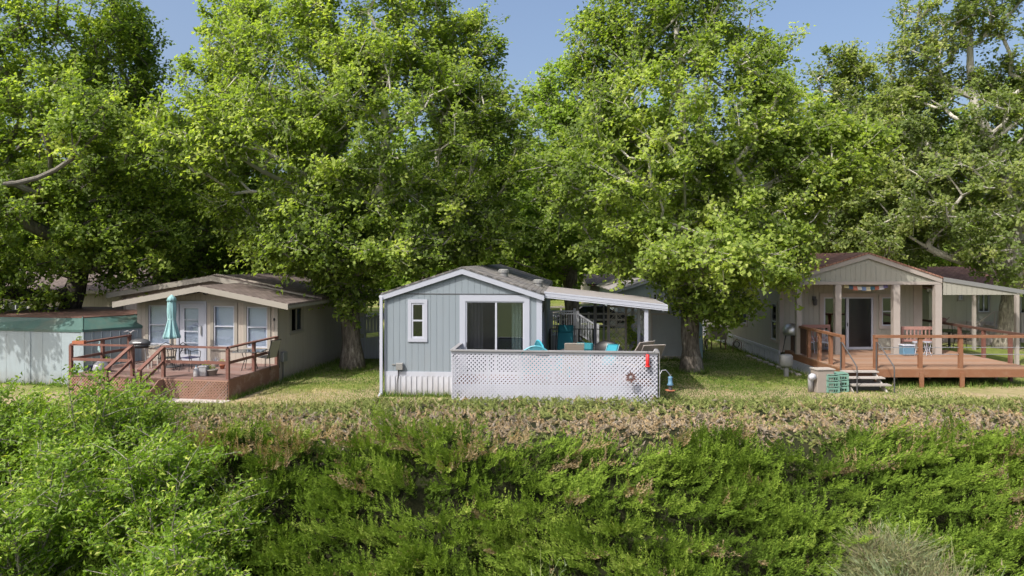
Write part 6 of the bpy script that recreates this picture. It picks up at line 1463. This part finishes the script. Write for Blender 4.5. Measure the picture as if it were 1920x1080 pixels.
# taller weeds along walls, skirtings and trunks; litter of old leaves
wx, wy = [], []
def along(a, b, n, s=0.10):
    f = g.random(n); wx.append(a[0]+(b[0]-a[0])*f+g.normal(size=n)*s); wy.append(a[1]+(b[1]-a[1])*f+g.normal(size=n)*s)
along(L.w(0.12, 0.2), L.w(0.12, 8), 2600); along(L.w(la1+0.08, LV), L.w(la1+0.08, -0.1), 900, 0.06); along(B.w(-0.15, 0.0), B.w(-0.2, 8), 900); along(B.w(-0.1, -0.14), B.w(BL, -0.14), 1100, 0.07)
along((11.0, 25.2), (11.0, 38), 1800); along((6.1, 29.85), (8.4, 29.85), 900); along((11.4, 23.75), (18, 23.75), 1600, 0.18); along((-21, 24.75), (-15, 23.65), 900)
for cx, cy, n, rr_ in ((-6.45, 27.6, 900, 0.62), (7.05, 26.8, 800, 0.52)):
    a_ = g.random(n)*6.283; wx.append(cx+np.cos(a_)*(rr_+g.random(n)*0.2)); wy.append(cy+np.sin(a_)*(rr_+g.random(n)*0.2))
wx, wy = np.concatenate(wx), np.concatenate(wy)
o = blades('wall_weeds', wx, wy, wx*0, 0.06+0.20*g.random(len(wx))**2, 0.02, M['grass'], np.clip(0.25+0.25*g.normal(size=len(wx)), 0, 1)); o['kind'] = 'stuff'; o['label'] = 'long uncut grass and weeds along the walls and trunks'
n = 2600; a_ = g.random(n)*6.283; r_ = 6.0*g.random(n)**0.7; c_ = np.where(g.random(n) < 0.5, 0, 1); lx_ = np.where(c_ == 0, -6.45, 7.05)+r_*np.cos(a_); ly_ = np.where(c_ == 0, 26.8, 26.2)+r_*np.sin(a_)*0.8
k_ = (ly_ > 20.6) & ~((lx_ > -4.4) & (lx_ < 4.3)) & (lx_ > -8.2) & (lx_ < 11); n = int(k_.sum())
o = leaves('leaf_litter', np.stack([lx_[k_], ly_[k_], np.full(n, 0.025)], -1), np.tile([0, 0, 1.0], (n, 1)), 0.06, M['sage'], 0.1+0.3*g.random(n), g, None, 0.7); o['kind'] = 'stuff'; o['label'] = 'scattered fallen leaves under the big trees'

# leafy saplings at the lower left
def bush(name, label, px, py_top, Y, stems, rx, seed, nleaf, hgt=None, ls=0.10):
    gg = np.random.default_rng(seed); x0 = PX(px, Y); z0 = float(soil_z(x0, Y)); zt = PZ(py_top, Y); t = thing(name, label, 'shrub', (x0, Y, z0)); b0 = np.array([x0, Y, z0])
    st = MB(); tips = []
    for k in range(stems):
        a = gg.random()*2*math.pi; r_ = rx*math.sqrt(gg.random()); H_ = (zt-z0)*(0.6+0.42*gg.random())*(1-0.42*(r_/rx)**2)
        p = [(0.12*math.cos(a), 0.12*math.sin(a), -0.1), (r_*0.35*math.cos(a), r_*0.35*math.sin(a), H_*0.35), (r_*0.75*math.cos(a+0.15), r_*0.7*math.sin(a+0.15), H_*0.7), (r_*math.cos(a+0.2), r_*math.sin(a+0.2), H_)]
        st.tube(p, [0.03, 0.022, 0.014, 0.005], 5); P4 = [Vector(q) for q in p]
        for j in range(13):
            f = 0.22+0.78*gg.random(); i = min(int(f*3), 2); q = P4[i].lerp(P4[i+1], f*3-i); d = Vector((gg.normal(), gg.normal(), 0.35+0.4*gg.random())).normalized()*(0.35+0.55*gg.random())
            st.tube([q, q+d*0.5+Vector((0, 0, 0.04)), q+d], [0.009, 0.006, 0.003], 4, cap=False); tips.append((q, q+d))
        tips.append((P4[2], P4[3]+Vector((0, 0, 0.1))))
    st.build('stems', M['bark_pale'], t)
    per = nleaf//len(tips); PP = []; tn = []
    for a, b in tips:
        f = 0.2+0.85*gg.random(per); c0 = np.array(a)+(np.array(b)-np.array(a))*f[:, None]; PP.append(c0+gg.normal(size=(per, 3))*0.075); tn.append(np.clip(0.5+gg.normal()*0.16+gg.normal(size=per)*0.17, 0, 1))
    P_ = np.concatenate(PP); leaves('foliage', P_, gg.normal(size=P_.shape)*0.5+np.array([0, -0.25, 0.8]), ls, M['leaf_shrub'], np.concatenate(tn), gg, t, 0.38, 0.12)
bush('leafy_shrub', 'tall light green sapling thicket rising in front of the shed and brown deck', 165, 690, 14.6, 22, 1.3, 201, 11500)
bush('leafy_shrub', 'light green sapling thicket at the lower left corner', 60, 800, 12.6, 28, 1.5, 202, 14500)
bush('leafy_shrub', 'light green sapling thicket spilling over the juniper right of the corner thicket', 290, 800, 13.0, 26, 1.25, 203, 12500)
bush('leafy_shrub', 'low light green shrub at the bottom edge between the corner thicket and the juniper', 350, 960, 11.8, 20, 1.0, 204, 9000)
bush('leafy_shrub', 'light green sapling at the left edge below the shed', 10, 730, 14.8, 20, 1.2, 205, 9500)
bush('leafy_shrub', 'small leafy sapling in front of the brown deck stairs', 255, 735, 15.6, 12, 0.75, 206, 5200, ls=0.085)
bush('leafy_shrub', 'small leafy shrub poking out of the juniper nearest the middle of the bank', 425, 880, 13.2, 10, 0.7, 207, 4000, ls=0.09)

# dry rabbitbrush at lower right
def brush(name, label, px, py_top, Y, rx, n, seed):
    gg = np.random.default_rng(seed); x0 = PX(px, Y); z0 = float(soil_z(x0, Y)); zt = PZ(py_top, Y); t = thing(name, label, 'shrub', (x0, Y, z0))
    Hh = zt-z0; nc = 9; ca, cr_ = gg.random(nc)*6.28, rx*0.62*np.sqrt(gg.random(nc)); cc = np.stack([cr_*np.cos(ca)*1.15, cr_*np.sin(ca)*0.8], -1); ch = 0.55+0.5*gg.random(nc)
    lean = np.stack([gg.normal(size=nc)*0.35+0.15, gg.normal(size=nc)*0.3], -1); ii = gg.integers(0, nc, n); a = gg.random(n)*2*math.pi; r0 = rx*0.5*np.sqrt(gg.random(n)); r_ = r0
    bx, by = cc[ii, 0]+r0*np.cos(a)*0.45, cc[ii, 1]+r0*np.sin(a)*0.4; top = Hh*ch[ii]*(0.35+0.65*gg.random(n)**0.7)*np.sqrt(np.clip(1-(r0/(rx*0.5))**2*0.75, 0.1, 1))
    ox, oy = r0*np.cos(a)*1.1+lean[ii, 0]*top*0.5, r0*np.sin(a)+lean[ii, 1]*top*0.5; prev = np.stack([bx*0.8, by*0.8, top*0.15], -1)
    q1 = np.stack([bx+ox*0.5+gg.normal(size=n)*.07, by+oy*0.5+gg.normal(size=n)*.07, top*0.65], -1); q2 = np.stack([bx+ox+gg.normal(size=n)*.26, by+oy+gg.normal(size=n)*.26, top*(0.85+0.3*gg.random(n))-0.12*gg.random(n)], -1)
    wv = gg.normal(size=(n, 3)); wv /= np.linalg.norm(wv, axis=1)[:, None]; wv *= 0.006
    V = np.concatenate([np.stack([prev-wv, prev+wv, q1+wv*0.8, q1-wv*0.8], 1).reshape(-1, 3), np.stack([q1-wv, q1+wv, q2+wv*0.4, q2-wv*0.4], 1).reshape(-1, 3)])
    hgt = top/Hh; lo = np.clip(0.12+0.35*gg.random(n), 0, 1); hi = np.clip((0.42+0.5*gg.random(nc))[ii]+0.16*gg.normal(size=n), 0, 1)
    np_mesh('stems', V, 4, M['sage'], np.concatenate([lo, hi]), t)
    m = n*3; ii = gg.integers(0, n, m); f = gg.random((m, 1)); P_ = q1[ii]+(q2[ii]-q1[ii])*f; dd = (q2-q1)[ii]; dd /= np.linalg.norm(dd, axis=1)[:, None]
    d = dd+gg.normal(size=(m, 3))*0.35; w2 = gg.normal(size=(m, 3))*0.006
    np_mesh('foliage', np.stack([P_-w2, P_+w2, P_+d*0.085], 1).reshape(-1, 3), 3, M['sage'], np.clip(hi[ii]+gg.normal(size=m)*0.1, 0, 1), t)
    MB().lathe([(rx*0.5, -0.2), (rx*0.62, 0.0), (rx*0.5, Hh*0.3), (rx*0.25, Hh*0.5), (0.02, Hh*0.55)], 20, sy=0.8, wob=lambda i, a: 1+0.1*math.sin(5*a+i)).build('woody_core', M['bark_pale'], t, True)
brush('rabbitbrush', 'mounded dry grey green rabbitbrush at the lower right corner of the bank', 1705, 1005, 12.0, 1.45, 16000, 301)
brush('rabbitbrush', 'tall feathery upright rabbitbrush behind the mounded one', 1650, 958, 12.9, 0.7, 3600, 302)
brush('rabbitbrush', 'low straw coloured brush at the bottom edge of the bank, right of centre', 1010, 1050, 11.9, 0.35, 1500, 303)
